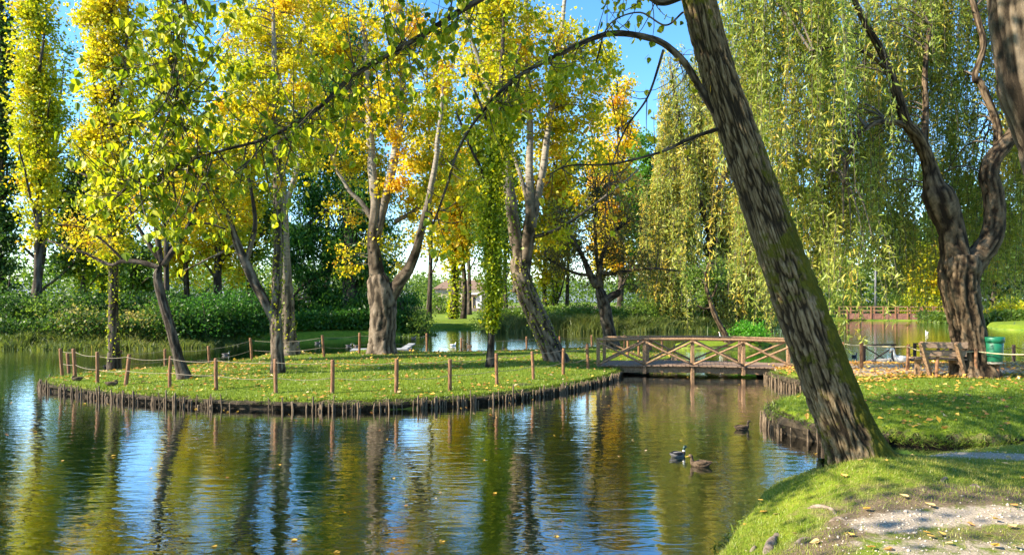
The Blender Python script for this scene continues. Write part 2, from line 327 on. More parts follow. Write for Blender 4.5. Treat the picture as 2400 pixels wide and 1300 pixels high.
def land_mat(name):
    """grass with bare earth / gravel where the mesh says so, mud under the water line"""
    m, N, L, out = new_mat(name)
    g = N('NewGeometry'); sep = N('SeparateXYZ'); L(g.outputs['Position'], sep.inputs[0])
    def noise(s, d=5, r=0.6):
        n = N('TexNoise'); n.inputs['Scale'].default_value = s; n.inputs['Detail'].default_value = d; n.inputs['Roughness'].default_value = r; L(g.outputs['Position'], n.inputs['Vector']); return n
    na, nb, nc = noise(0.55, 4), noise(7, 6, 0.7), noise(55, 4, 0.7)
    ga = ramp(N, [(0.3, (0.07, 0.12, 0.010)), (0.55, (0.15, 0.215, 0.014)), (0.75, (0.27, 0.28, 0.03))])
    mixn = N('Math', operation='MULTIPLY_ADD'); L(nb.outputs[0], mixn.inputs[0]); mixn.inputs[1].default_value = 0.6
    half = N('Math', operation='MULTIPLY'); L(na.outputs[0], half.inputs[0]); half.inputs[1].default_value = 0.45; L(half.outputs[0], mixn.inputs[2]); L(mixn.outputs[0], ga.inputs[0])
    fine = ramp(N, [(0.3, (0.6, 0.6, 0.55)), (0.7, (1.25, 1.22, 1.1))]); L(nc.outputs[0], fine.inputs[0])
    gm = N('Mix', data_type='RGBA', blend_type='MULTIPLY'); gm.inputs[0].default_value = 1; L(ga.outputs[0], gm.inputs[6]); L(fine.outputs[0], gm.inputs[7])
    def layer(prev, attr, rampcol, amp, lo, hi):
        a = N('Attribute', attribute_name=attr); s = N('Math', operation='MULTIPLY_ADD'); L(nb.outputs[0], s.inputs[0]); s.inputs[1].default_value = amp; L(a.outputs['Fac'], s.inputs[2])
        k = ramp(N, [(lo, (0, 0, 0)), (hi, (1, 1, 1))]); L(s.outputs[0], k.inputs[0]); L(nc.outputs[0], rampcol.inputs[0])
        x = N('Mix', data_type='RGBA'); L(k.outputs[0], x.inputs[0]); L(prev, x.inputs[6]); L(rampcol.outputs[0], x.inputs[7]); return x.outputs[2]
    c = layer(gm.outputs[2], 'bare', ramp(N, [(0.3, (0.07, 0.05, 0.03)), (0.6, (0.19, 0.14, 0.085)), (0.8, (0.32, 0.25, 0.17))]), 0.8, 0.72, 0.95)
    c = layer(c, 'gravel', ramp(N, [(0.28, (0.20, 0.16, 0.12)), (0.5, (0.36, 0.295, 0.22)), (0.75, (0.52, 0.44, 0.35))]), 0.8, 0.75, 0.9)
    c = layer(c, 'mud', ramp(N, [(0.3, (0.010, 0.007, 0.004)), (0.6, (0.035, 0.025, 0.014)), (0.85, (0.10, 0.07, 0.04))]), 0.5, 0.55, 0.75)
    # below the water line: silt and weed
    wd = N('Mapping'); wd.inputs['Scale'].default_value = (1, 0.55, 1); L(g.outputs['Position'], wd.inputs[0])
    nw = N('TexNoise'); nw.inputs['Scale'].default_value = 0.8; nw.inputs['Detail'].default_value = 6; nw.inputs['Roughness'].default_value = 0.65; L(wd.outputs[0], nw.inputs['Vector'])
    bed = ramp(N, [(0.32, (0.018, 0.06, 0.016)), (0.43, (0.06, 0.14, 0.022)), (0.54, (0.19, 0.25, 0.04)), (0.72, (0.36, 0.35, 0.09))]); L(nw.outputs[0], bed.inputs[0])
    bm_ = N('Mix', data_type='RGBA', blend_type='MULTIPLY'); bm_.inputs[0].default_value = 0.8; L(bed.outputs[0], bm_.inputs[6]); L(fine.outputs[0], bm_.inputs[7])
    zr = N('MapRange'); zr.inputs[1].default_value = 0.0; zr.inputs[2].default_value = 0.10; L(sep.outputs[2], zr.inputs[0])
    fx = N('Mix', data_type='RGBA'); L(zr.outputs[0], fx.inputs[0]); L(bm_.outputs[2], fx.inputs[6]); L(c, fx.inputs[7])
    b = N('BsdfPrincipled'); b.inputs['Roughness'].default_value = 0.9; b.inputs['Specular IOR Level'].default_value = 0.15; L(fx.outputs[2], b.inputs['Base Color'])
    bp = N('Bump'); bp.inputs['Strength'].default_value = 0.6; bp.inputs['Distance'].default_value = 0.03; L(nc.outputs[0], bp.inputs['Height']); L(bp.outputs[0], b.inputs['Normal'])
    L(b.outputs[0], out.inputs[0]); return m
M['land'] = land_mat('lawn_and_bank')
def water_mat():
    m, N, L, out = new_mat('pond_water')
    g = N('NewGeometry')
    def wave(scale, stretch, strength, dist, prev=None, det=2):
        mp = N('Mapping'); mp.inputs['Scale'].default_value = stretch; mp.inputs['Rotation'].default_value = (0, 0, 0.15); L(g.outputs['Position'], mp.inputs[0])
        n = N('TexNoise'); n.inputs['Scale'].default_value = scale; n.inputs['Detail'].default_value = det; n.inputs['Roughness'].default_value = 0.5; n.inputs['Distortion'].default_value = 0.6
        L(mp.outputs[0], n.inputs['Vector']); b = N('Bump'); b.inputs['Strength'].default_value = strength; b.inputs['Distance'].default_value = dist; L(n.outputs[0], b.inputs['Height'])
        if prev is not None: L(prev.outputs[0], b.inputs['Normal'])
        return b
    b1 = wave(0.7, (0.7, 1.0, 1), 0.35, 0.024); b2 = wave(4.2, (0.5, 1.35, 1), 0.5, 0.012, b1); b3 = wave(11, (0.5, 1.4, 1), 0.5, 0.003, b2)
    fr = N('Fresnel'); fr.inputs[0].default_value = 1.33; L(b3.outputs[0], fr.inputs['Normal'])
    gl = N('BsdfGlossy'); gl.inputs['Roughness'].default_value = 0.02; gl.inputs['Color'].default_value = (1, 1, 1, 1); L(b3.outputs[0], gl.inputs['Normal'])
    tr = N('BsdfTransparent'); tr.inputs[0].default_value = (0.84, 0.9, 0.7, 1)
    bo = N('Math', operation='MULTIPLY_ADD', use_clamp=True); L(fr.outputs[0], bo.inputs[0]); bo.inputs[1].default_value = 1.7; bo.inputs[2].default_value = 0.16
    x = N('MixShader'); L(bo.outputs[0], x.inputs[0]); L(tr.outputs[0], x.inputs[1]); L(gl.outputs[0], x.inputs[2]); L(x.outputs[0], out.inputs[0])
    return m
M['water'] = water_mat()

# ------------------------------------------------------------------ outlines and heights
POND = smooth_poly([(-70, 1.5), (-70, 36), (-40, 36), (-26, 35.2), (-18.6, 36.2), (-16.6, 38.6), (-15.2, 41), (-12.6, 44), (-10, 46), (-7.8, 47.2), (-7.0, 52), (-6.6, 60), (-3, 61), (-1.6, 56), (2, 54),
        (8, 53.5), (12, 55), (18, 57), (23, 60), (27, 68), (38, 86), (46, 93), (60, 92), (56, 80), (47, 68), (42, 60), (48, 55), (70, 50), (110, 45), (110, 1.5)], 2)
ISLAND = smooth_poly([(-13.5, 19.9), (-13.0, 18.9), (-11.6, 17.9), (-9.8, 16.8), (-7.8, 15.9), (-6.2, 15.45), (-4.6, 15.2), (-3.6, 15.1), (-2.3, 15.4), (-1, 16), (0.1, 16.8), (1.2, 18.0), (2.4, 19.7), (3.2, 21.2),
        (3.7, 23.0), (4.3, 24.8), (5.4, 25.9), (6.3, 26.6), (6.6, 28.3), (6.4, 31.0), (5.4, 32.4), (2.6, 32.0), (0.7, 31.0), (-1.8, 29.9), (-4.2, 29.6), (-6.0, 30.0), (-7.4, 28.0), (-9.2, 28.6), (-10.2, 25.8), (-11.0, 23.6), (-12.3, 22.4), (-13.3, 21.0)], 2)
NEAR = smooth_poly([(-30, 2.6), (-8, 2.9), (-3, 3.1), (-0.7, 3.4), (0.22, 4.0), (0.82, 4.7), (1.42, 5.5), (1.92, 6.35), (2.3, 7.1), (2.9, 7.9), (3.9, 8.7), (5.1, 9.5), (6.6, 10.1), (8.5, 10.35), (14, 10.2), (30, 9.8), (70, 8), (70, -45), (-30, -45)], 2)
RIGHT = smooth_poly([(8.1, 23.2), (8.3, 22.0), (7.9, 20.8), (7.7, 19.4), (7.95, 18.0), (7.6, 16.6), (6.4, 15.2), (5.35, 14.2), (4.98, 13.2), (5.0, 12.4), (5.3, 11.6), (5.9, 10.9), (7.2, 10.3), (9, 9.95), (14, 9.8), (30, 9.4), (70, 8.6),
        (70, 26), (30, 24.5), (18, 24.2), (13, 23.9), (10, 24.4), (8.7, 24.2)], 2)
ISLET = smooth_poly([(8.3, 36.2), (9.2, 35.4), (11, 35.2), (13, 35.4), (14.2, 36.2), (13.6, 37.4), (11.5, 37.9), (9.3, 37.4)], 2)
MOUNDS = [(1.9, 25.4, 0.10, 1.1), (-5.8, 28.8, 0.16, 1.3), (-9.4, 27.6, 0.18, 1.3), (4.2, 30.2, 0.08, 1.0)]
def h_island(x, y):
    d = sdf(ISLAND, x, y) + 0.18 * (n2(x, y, 1.6, 3) - 0.5)
    h = -0.75 + 0.98 * sstep(-0.16, 0.05, d) + 0.17 * sstep(0, 2.6, d) + 0.05 * (n2(x, y, 0.5, 1) - 0.5) * sstep(0, 1, d)
    for mx, my, a, s in MOUNDS: h = h + a * np.exp(-((x - mx) ** 2 + (y - my) ** 2) / s)
    return h
def h_near(x, y):
    d = sdf(NEAR, x, y) + 0.12 * (n2(x, y, 2.0, 5) - 0.5)
    h = -0.7 + 1.12 * sstep(-0.25, 0.30, d) + 0.30 * sstep(0.1, 1.3, d) - 0.16 * sstep(6.6, 9.0, y) + 0.05 * (n2(x, y, 1.1, 2) - 0.5)
    return h + 0.16 * np.exp(-((x - 3.55) ** 2 + (y - 6.75) ** 2) / 0.9) * sstep(0, 0.4, d)
def h_right(x, y):
    d = sdf(RIGHT, x, y) + 0.2 * (n2(x, y, 1.7, 7) - 0.5)
    return -0.75 + 1.14 * sstep(-0.15, 0.16, d) + 0.17 * sstep(0.1, 2.4, d) + 0.05 * (n2(x, y, 0.6, 4) - 0.5) * sstep(0, 1, d) - 0.12 * sstep(19.5, 22.5, y)
def h_islet(x, y):
    d = sdf(ISLET, x, y); return -0.7 + 0.9 * sstep(-0.15, 0.2, d) + 0.2 * sstep(0, 1.2, d) + 0.04 * (n2(x, y, 2, 9) - 0.5)
def h_ground(x, y):
    d = -sdf(POND, x, y) + 0.5 * (n2(x, y, 0.35, 11) - 0.5)
    return -0.72 - 0.25 * (n2(x, y, 0.25, 12) - 0.5) + 1.12 * sstep(-0.5, 0.6, d) + 0.25 * sstep(0.3, 5, d) + 0.5 * sstep(20, 90, d)
def on(h, u, v, z=0.35):
    """first land point met by the line of sight through photo pixel (u, v)"""
    Y = np.geomspace(3.0, 90, 5000); x = (u - U0) / F * Y; rz = CZ - (v - V0) / F * Y; hh = h(x, Y)
    k = np.nonzero((hh >= rz) & (hh > 0.08))[0]
    if len(k): i = k[0]; return np.array([x[i], Y[i], hh[i]])
    i = np.abs(rz - 0.25).argmin(); return np.array([x[i], Y[i], max(hh[i], 0.0)])
def zof(h, x, y): return float(h(np.array([float(x)]), np.array([float(y)]))[0])

def heightfield(name, hf, xs, ys, keep=-0.6, attrs=None, cut=True):
    X, Y = np.meshgrid(xs, ys); Z = hf(X, Y); nx, ny = len(xs), len(ys)
    i, j = np.meshgrid(np.arange(ny - 1), np.arange(nx - 1), indexing='ij')
    f = np.stack([i * nx + j, i * nx + j + 1, (i + 1) * nx + j + 1, (i + 1) * nx + j], -1).reshape(-1, 4)
    if cut: f = f[(Z.ravel()[f].max(1) > keep)]
    V = np.stack([X, Y, Z], -1).reshape(-1, 3); a = attrs(X, Y, Z) if attrs else {}
    a = {k: np.broadcast_to(q, X.shape).ravel() for k, q in a.items()}
    used = np.unique(f); mp = np.zeros(len(V), np.int64); mp[used] = np.arange(len(used))
    mb = MB(); mb.add(V[used], mp[f], **{k: q[used] for k, q in a.items()})
    o = link(name, mb.mesh(name), M['land']); o['kind'] = 'structure'; return o
def polydist(pts, x, y):
    d = np.full(np.shape(x), 1e9)
    for a, b in zip(pts[:-1], pts[1:]):
        a, b = np.array(a, float), np.array(b, float); e = b - a; t = np.clip(((x - a[0]) * e[0] + (y - a[1]) * e[1]) / (e @ e), 0, 1)
        d = np.minimum(d, np.hypot(x - a[0] - t * e[0], y - a[1] - t * e[1]))
    return d
def grow(a, b, n): return np.sign(b - a) * np.geomspace(1, abs(b - a) + 1, n) - np.sign(b - a) + a
gx = np.concatenate([grow(-48, -3000, 26)[::-1], np.arange(-47.2, 76, 0.8), grow(76.5, 3000, 26)])
gy = np.concatenate([grow(3, -400, 14)[::-1], np.arange(4, 32, 1.6), np.arange(32.4, 100, 0.7), grow(101, 3600, 30)])
def ground_attr(x, y, z):
    return dict(bare=0.75 * sstep(105, 120, y + 0.25 * x) * (1 - sstep(210, 260, y)) + 0.45 * sstep(-0.1, 0.25, z) * (1 - sstep(0.3, 0.42, z)), gravel=np.zeros_like(x))
heightfield('ground', h_ground, gx, gy, attrs=ground_attr, cut=False)
PATCH1 = [(5.2, 5.45), (4.1, 5.35), (3.25, 5.3), (2.75, 5.15)]
PATCH2 = [(4.5, 8.1), (5.4, 7.9), (6.3, 7.6), (7.5, 7.2)]
def near_attr(x, y, z):
    d = sdf(NEAR, x, y)
    g = np.maximum(np.exp(-(polydist(PATCH1, x, y) / 0.27) ** 2) * 0.66, np.exp(-(polydist(PATCH2, x, y) / 0.42) ** 2) * 0.85)
    g = np.maximum(g, 0.44 * sstep(5.2, 4.7, y + 0.12 * (x - 3)) * sstep(1.9, 2.6, x)); g = np.maximum(g, 0.35 * sstep(5.2, 6.2, x) * sstep(8.4, 7.6, y))
    b = np.maximum(0.62 * np.exp(-(polydist([(4.9, 5.9), (3.9, 5.75), (3.1, 5.6), (2.2, 4.9), (1.7, 4.4)], x, y) / 0.42) ** 2), 0.75 * sstep(0.16, 0.02, d)); b = np.maximum(b, 0.46 * sstep(6.7, 5.7, y) * sstep(1.9, 2.8, x + 0.2 * (y - 5)))
    return dict(gravel=g, bare=b)
heightfield('near_bank', h_near, np.concatenate([np.arange(-8, 0, 0.25), np.arange(0, 8, 0.05), grow(8.2, 66, 24)]),
            np.concatenate([grow(2.9, -40, 16)[::-1], np.arange(3.0, 10.4, 0.05)]), attrs=near_attr)
def right_attr(x, y, z):
    d = sdf(RIGHT, x, y)
    pth = sstep(17.2, 17.9, y + 0.5 * (n2(x, y, 0.8) - .5)) * sstep(22.8, 22.3, y) * sstep(8.2, 9.2, x + 0.35 * (y - 19))
    return dict(gravel=0.62 * pth, bare=np.maximum(0.5 * sstep(0.3, 0.1, d), 0.55 * sstep(22.2, 22.8, y)), mud=(1.2 * sstep(0.36, 0.2, z) if z is not None else 0 * x))
rig_o = heightfield('right_bank', h_right, np.concatenate([np.arange(4, 16, 0.1), grow(16.2, 68, 22)]), np.arange(8.2, 25.4, 0.1), attrs=right_attr)
def island_attr(x, y, z):
    d = sdf(ISLAND, x, y); b = 0.75 * sstep(0.14, 0.0, d)
    for (px, py, s) in [(0.3, 17.9, 0.35), (-6.6, 18.6, 0.3), (1.9, 24.8, 0.9), (3.1, 23.2, 0.8), (-7.0, 20.4, 0.25)]: b = np.maximum(b, 0.5 * np.exp(-((x - px) ** 2 + ((y - py) * 1.3) ** 2) / s))
    return dict(bare=b, gravel=np.zeros_like(x), mud=1.2 * sstep(0.235, 0.15, z))
isl_o = heightfield('island', h_island, np.arange(-14.4, 7.4, 0.1), np.arange(14.4, 33.4, 0.1), attrs=island_attr)
def bank_face(parent, poly, hf, keep, off, seed):
    P = np.array(poly); Q = np.vstack([P, P[:1]]); cum = np.concatenate([[0], np.cumsum(np.linalg.norm(np.diff(Q, axis=0), axis=1))]); n = int(cum[-1] / 0.05); t = np.linspace(0, cum[-1], n)
    x, y = np.interp(t, cum, Q[:, 0]), np.interp(t, cum, Q[:, 1]); tx, ty = np.gradient(x), np.gradient(y); l = np.hypot(tx, ty) + 1e-9; nx, ny = ty / l, -tx / l
    sg = np.where(sdf(poly, x + nx * 0.05, y + ny * 0.05) < 0, 1, -1); nx, ny = nx * sg, ny * sg
    ztop = np.maximum(hf(x - nx * 0.30, y - ny * 0.30), 0.12); rows = []
    for r, (o_, f) in enumerate(((off - 0.02, None), (off - 0.05, 0.05), (off - 0.02, 0.28), (off + 0.02, 0.48), (off + 0.0, 0.66), (off - 0.06, 0.78), (-0.10, 0.62))):
        z = np.full(n, -0.5) if f is None else ztop * f; dd = o_ + 0.16 * (fbm(np.stack([x * 3.1, y * 3.1, z * 6 + seed], -1), 3) - 0.5) + 0.07 * (vnoise(np.stack([x * 9, y * 9, z * 14], -1)) - 0.5) * (r < 6); rows.append(np.stack([x + nx * dd, y + ny * dd, z + (0.004 if r == 6 else 0)], -1))
    V = np.stack(rows, 1); i, j = np.meshgrid(np.arange(n - 1), np.arange(6), indexing='ij'); f = np.stack([i * 7 + j, (i + 1) * 7 + j, (i + 1) * 7 + j + 1, i * 7 + j + 1], -1); k = keep(x, y)[:-1]
    mb = MB(); mb.add(V.reshape(-1, 3), f[k].reshape(-1, 4)); link('bank_face', mb.mesh('bank_face', smooth=False), M['earth'], parent)
bank_face(isl_o, ISLAND, h_island, lambda x, y: (y < 29) & ~((x > 2) & (y > 28)), 0.10, 1)
bank_face(rig_o, RIGHT, h_right, lambda x, y: (x < 8.6) & (y < 21.5) & (y > 10.9) & ((x < 6.0) | (y > 13)), 0.10, 2)
heightfield('islet', h_islet, np.arange(7.4, 15, 0.12), np.arange(34.4, 38.8, 0.12), attrs=lambda x, y, z: dict(bare=0 * x, gravel=0 * x, mud=sstep(0.16, 0.08, z)))
wm = MB(); wx, wy = (-75, 115), (-2, 100)
wm.add([[wx[0], wy[0], 0], [wx[1], wy[0], 0], [wx[1], wy[1], 0], [wx[0], wy[1], 0]], [[0, 1, 2, 3]])
tag(link('water', wm.mesh('water'), M['water']), kind='structure')
# far hills on the horizon
hm = MB(); hx = np.linspace(-4200, 4200, 160)
for k, (yy, hh, sd_) in enumerate(((2600, 70, 2.0), (3300, 140, 7.0))):
    z = hh * (0.35 + fbm(np.stack([hx * 0.0011, hx * 0 + sd_, hx * 0], -1), 5)); n = len(hx)
    V = np.concatenate([np.stack([hx, hx * 0 + yy, hx * 0 - 5], -1), np.stack([hx, hx * 0 + yy + 500, z], -1), np.stack([hx, hx * 0 + yy + 1100, hx * 0 - 5], -1)])
    i = np.arange(n - 1); hm.add(V, np.concatenate([np.stack([i, i + 1, n + i + 1, n + i], -1), np.stack([n + i, n + i + 1, 2 * n + i + 1, 2 * n + i], -1)]))
tag(link('hills', hm.mesh('hills'), M['hill']), kind='structure')

# ------------------------------------------------------------------ trees
def limb_pts(pts, Y, n=None):
    P = np.array([np.append(at(p[0], p[1], Y + (p[3] if len(p) > 3 else 0)), 0.86 * p[2] / F * (Y + (p[3] if len(p) > 3 else 0))) for p in pts])
    n = n or max(8, 5 * len(pts)); return spline(P, n)
def crown_points(blobs, Y, n, g, depth=1.0, shell=0.55):
    """cluster centres spread through ellipsoids given in photo pixels: (u, v, ru, rv[, dY])"""
    vol = np.array([b[2] * b[3] * min(b[2], b[3]) ** 0.6 for b in blobs], float); cnt = np.maximum(3, (n * vol / vol.sum()).astype(int)); out = []
    for b, c in zip(blobs, cnt):
        y0 = Y + (b[4] if len(b) > 4 else 0); m = at(b[0], b[1], y0); rx, rz = b[2] / F * y0, b[3] / F * y0; ry = min(rx * 1.15, rz * 1.6) * depth
        d = unit(g.normal(0, 1, (c, 3))); rad = g.uniform(0, 1, c) ** (1 / 3 * (1 - shell) + 0.12)
        out.append(m + d * rad[:, None] * np.array([rx, ry, rz]))
    return np.concatenate(out)
def build_tree(name, label, base, Y, trunk, limbs, blobs, n_clusters, n_leaves, size, leaf='poplar', bark='poplar', mu=0.5, spread=0.14, cr=0.35, aspect=0.85, droop=0.5,
               sides=20, rough=0.10, pale=None, column=False, seed=1, group=None, cat='tree', depth=0.65, twig=0.022, ivy=None, zgrad=0.0, root=None, limb_sides=12):
    g = np.random.default_rng(seed)
    b = np.array(base, float); r_ = root or thing(name, b, label, cat, group)
    tp = limb_pts(trunk, Y, max(24, 9 * len(trunk)))
    tp[0, :3] = [b[0], b[1], b[2] - 0.25]
    fl = 1 + 0.30 * np.exp(-np.arange(len(tp)) / (0.05 * len(tp) + 1e-6)); tp[:, 3] *= fl
    if limbs and not column: tp[:, 3] *= 1 - 0.65 * sstep(0.80, 1.0, np.linspace(0, 1, len(tp)))
    pal = (lambda z: None) if pale is None else (lambda z: sstep(pale[0], pale[1], z) * 0.9)
    mb = MB(); tube(mb, tp[:, :3], tp[:, 3], sides, rough, (13, 2.2), seed=seed, pale=pal(tp[:, 2]) if pale else np.zeros(len(tp)))
    part('trunk', mb, BARK[bark], r_)
    nodes = [tp[len(tp) // 4:]]
    for l in limbs:
        lp = limb_pts(l, Y); nodes.append(lp); mb = MB()
        wob = (np.stack([fbm(np.stack([lp[:, 2] * 1.1, lp[:, 0] * 0.9, np.full(len(lp), k * 9.1 + seed)], -1), 2) for k in range(3)], -1) - 0.5) * 0.25 * np.linspace(0, 1, len(lp))[:, None]
        lp[:, :3] += wob
        tube(mb, lp[:, :3], np.maximum(lp[:, 3], 0.008), limb_sides, rough * 0.8, (9, 1.8), seed=seed + 3, pale=pal(lp[:, 2]) if pale else np.zeros(len(lp)))
        part('limb', mb, BARK[bark], r_)
    nd = np.concatenate(nodes)[:, :3]; nr = np.concatenate(nodes)[:, 3]
    if n_clusters:
        C = crown_points(blobs, Y + (0.5 if not column else 0.1), n_clusters, g, depth)
        # twig from the best limb point to every cluster
        D = np.linalg.norm(C[:, None] - nd[None], axis=2) + (np.maximum(0, nd[None, :, 2] - C[:, None, 2] + (1.1 * np.linalg.norm((C[:, None] - nd[None])[..., :2], axis=2) if column else 0.0))) * 1.4
        k = D.argmin(1); A = nd[k]; ln = np.linalg.norm(C - A, axis=1)
        ok = ln < (9 if not column else 12)
        mb = MB(); tubes_batch(mb, A[ok], C[ok], np.minimum(nr[k[ok]] * 0.6, twig * (0.5 + 0.35 * ln[ok])), 0.005, 0.5 if not column else -0.25, seed=seed)
        # short side shoots inside the clusters
        S0 = C if Y > 36 else np.repeat(C, 2, 0); S1 = S0 + g.normal(0, cr * 1.1, S0.shape); tubes_batch(mb, S0, S1, 0.006, 0.003, 0.1, 3, 2, seed + 1)
        part('twigs', mb, BARK[bark], r_)['kind'] = 'stuff'
        # leaves: dense clumps of uneven size, some fill
        wgt = g.gamma(1.6, 1, len(C)); wgt /= wgt.sum(); idx = g.choice(len(C), n_leaves, p=wgt)
        ct = g.normal(0, spread * 0.8, len(C))
        off = g.normal(0, 1, (n_leaves, 3)) * cr * (0.55 + 0.6 * g.uniform(0, 1, len(C)))[idx][:, None]; off[:, 2] *= 0.8
        along = g.uniform(0, 1, n_leaves) < 0.18; tt = g.uniform(0.45, 1, n_leaves)
        P = np.where(along[:, None], A[idx] + (C[idx] - A[idx]) * tt[:, None] + off * 0.35, C[idx] + off)
        zz = (P[:, 2] - P[:, 2].min()) / (np.ptp(P[:, 2]) + 1e-6)
        tint = mu + (0.06 if leaf == 'poplar' else 0) + ct[idx] + g.normal(0, spread * 0.6, n_leaves) + zgrad * (zz - 0.5)
        mb = MB(); leaves(mb, P, size, aspect, droop, tint, g); part('crown', mb, LEAF[leaf], r_)
    if ivy:   # ivy climbing the trunk: (z0, z1, n, spread metres, leaf size)
        z0, z1, n, sp, sz = ivy; zz = g.uniform(z0, z1, n); ii = np.clip(np.searchsorted(tp[:, 2], zz), 0, len(tp) - 1); a = g.uniform(0, 6.28, n)
        prof = np.sin(np.clip((zz - z0) / (z1 - z0), 0, 1) * np.pi) ** 0.5
        rr = tp[ii, 3] + g.gamma(1.3, sp * 0.62, n) * prof * (0.15 + 1.5 * vnoise(np.stack([zz * 1.6 + 3, np.cos(a) * 1.4, np.sin(a) * 1.4 + seed], -1)))
        P = tp[ii, :3] + np.stack([np.cos(a) * rr, np.sin(a) * rr, g.normal(0, 0.06, n)], -1)
        mb = MB(); leaves(mb, P, sz, 0.9, 0.4, 0.36 + g.normal(0, 0.11, n) + 0.5 * (vnoise(np.stack([zz * 2.2, np.cos(a) * 2, np.sin(a) * 2], -1)) - 0.5), g); part('ivy', mb, LEAF['poplar'], r_)
    return r_

# --- island trees
def isl(u, v): return on(h_island, u, v)
bT7 = isl(1306, 846)
build_tree('poplar_tree', 'thick leaning poplar with pale forked upper stems at the right end of the island', bT7, bT7[1],
    [(1306, 848, 30), (1288, 806, 29), (1264, 752, 28), (1241, 700, 28), (1224, 655, 27), (1217, 615, 25), (1218, 580, 19)],
    [[(1219, 612, 19), (1207, 540, 18), (1195, 450, 15), (1181, 360, 12), (1170, 290, 10, -.3), (1148, 200, 8, -.6), (1110, 90, 5, -1), (1080, -60, 4, -1.2)],
     [(1226, 640, 20), (1236, 570, 19), (1245, 500, 17), (1241, 400, 11), (1244, 300, 9), (1239, 180, 8, .4), (1236, 40, 6, .6), (1232, -160, 4, .6)],
     [(1242, 540, 14), (1258, 470, 12), (1274, 390, 10), (1288, 290, 9), (1303, 190, 8, .4), (1318, 60, 6, .8), (1335, -120, 4, 1)],
     [(1243, 500, 7), (1226, 430, 6), (1208, 375, 5), (1192, 320, 4), (1185, 250, 3)],
     [(1252, 555, 6), (1300, 540, 5), (1350, 510, 4), (1420, 460, 3), (1500, 390, 2)],
     [(1214, 660, 8), (1207, 672, 7), (1206, 684, 5)]],
    [(1255, 190, 165, 150), (1150, 140, 110, 150), (1345, 180, 95, 150), (1200, 420, 60, 90, .8), (1330, 330, 80, 70), (1345, 490, 60, 40), (1310, 575, 45, 40)],
    190, 19000, 0.115, mu=0.58, spread=0.13, cr=0.30, sides=40, rough=0.16, pale=(5.0, 7.5), seed=71, ivy=(0.8, 4.0, 700, 0.03, 0.07))
bT9 = isl(895, 828)
build_tree('poplar_tree', 'stout upright poplar with yellow leaves at the back of the island by the raft', bT9, bT9[1],
    [(895, 832, 37), (897, 780, 35), (898, 735, 35), (896, 700, 36), (888, 660, 30), (884, 620, 24)],
    [[(888, 680, 24), (880, 610, 20), (874, 550, 15), (881, 480, 14), (874, 400, 12), (868, 300, 11), (864, 200, 9), (855, 90, 7), (845, -60, 5)],
     [(882, 560, 11), (900, 480, 12), (922, 380, 12), (940, 270, 11, .5), (945, 140, 9, .9), (940, 0, 7, 1), (935, -140, 4, 1)],
     [(905, 712, 22), (935, 662, 18), (962, 622, 15), (985, 560, 11, -.4), (1008, 460, 9, -.7), (1028, 350, 7, -1), (1040, 220, 5, -1)],
     [(880, 525, 8), (850, 478, 7), (815, 440, 5), (780, 380, 4)],
     [(925, 520, 7, .3), (975, 490, 6, .5), (1020, 430, 5, .8), (1050, 330, 4, 1)]],
    [(815, 440, 85, 85), (860, 250, 140, 150), (985, 410, 110, 120), (960, 180, 110, 150), (850, 60, 150, 110), (800, 590, 60, 45), (950, 560, 70, 55), (895, 610, 60, 55)],
    215, 26000, 0.115, mu=0.62, spread=0.13, cr=0.30, sides=40, rough=0.14, pale=(4.8, 8), seed=91)
bT10 = isl(650, 874)
build_tree('poplar_tree', 'slim forked poplar with ivy on its stem behind the front rope fence', bT10, bT10[1],
    [(652, 876, 17), (649, 810, 16), (647, 760, 16), (647, 720, 14), (650, 640, 13), (653, 560, 13), (651, 450, 12), (648, 350, 11), (645, 200, 9), (641, 50, 7), (640, -150, 4)],
    [[(643, 752, 13), (622, 705, 13), (597, 660, 13), (572, 605, 12), (556, 566, 10), (545, 530, 8), (520, 460, 6), (490, 400, 4), (460, 320, 3)],
     [(578, 615, 7), (590, 565, 7), (599, 520, 6), (588, 430, 4), (570, 350, 3)],
     [(556, 570, 4), (520, 590, 3), (470, 615, 2.4), (420, 640, 1.6)]],
    [(540, 440, 90, 90), (590, 300, 90, 120), (650, 250, 110, 180), (640, 20, 120, 140), (600, 530, 60, 50), (470, 330, 60, 60)],
    190, 21000, 0.095, mu=0.54, spread=0.13, cr=0.25, sides=26, rough=0.11, pale=(6, 11), seed=101, ivy=(1.6, 9.0, 1500, 0.07, 0.065))
bT11 = isl(676, 832)
build_tree('poplar_tree', 'tall straight poplar with a bright bark face just behind the slim forked one', bT11, bT11[1],
    [(678, 834, 26), (674, 775, 21), (672, 700, 19), (668, 640, 17), (664, 560, 16), (660, 450, 14), (655, 330, 12), (650, 200, 10), (645, 50, 8), (640, -180, 5)],
    [[(662, 500, 8), (690, 420, 7), (715, 320, 6), (730, 200, 5), (735, 60, 3)], [(656, 380, 7), (620, 290, 6), (590, 180, 5), (570, 50, 3)],
     [(652, 260, 6), (690, 160, 5), (720, 40, 4), (740, -80, 3)]],
    [(700, 300, 75, 130), (590, 140, 80, 120), (720, 90, 90, 130)],
    140, 13000, 0.115, mu=0.56, spread=0.12, cr=0.32, sides=30, rough=0.10, pale=(2.0, 5.0), seed=111, ivy=(0.4, 2.0, 250, 0.03, 0.07))
bT12 = isl(432, 886)
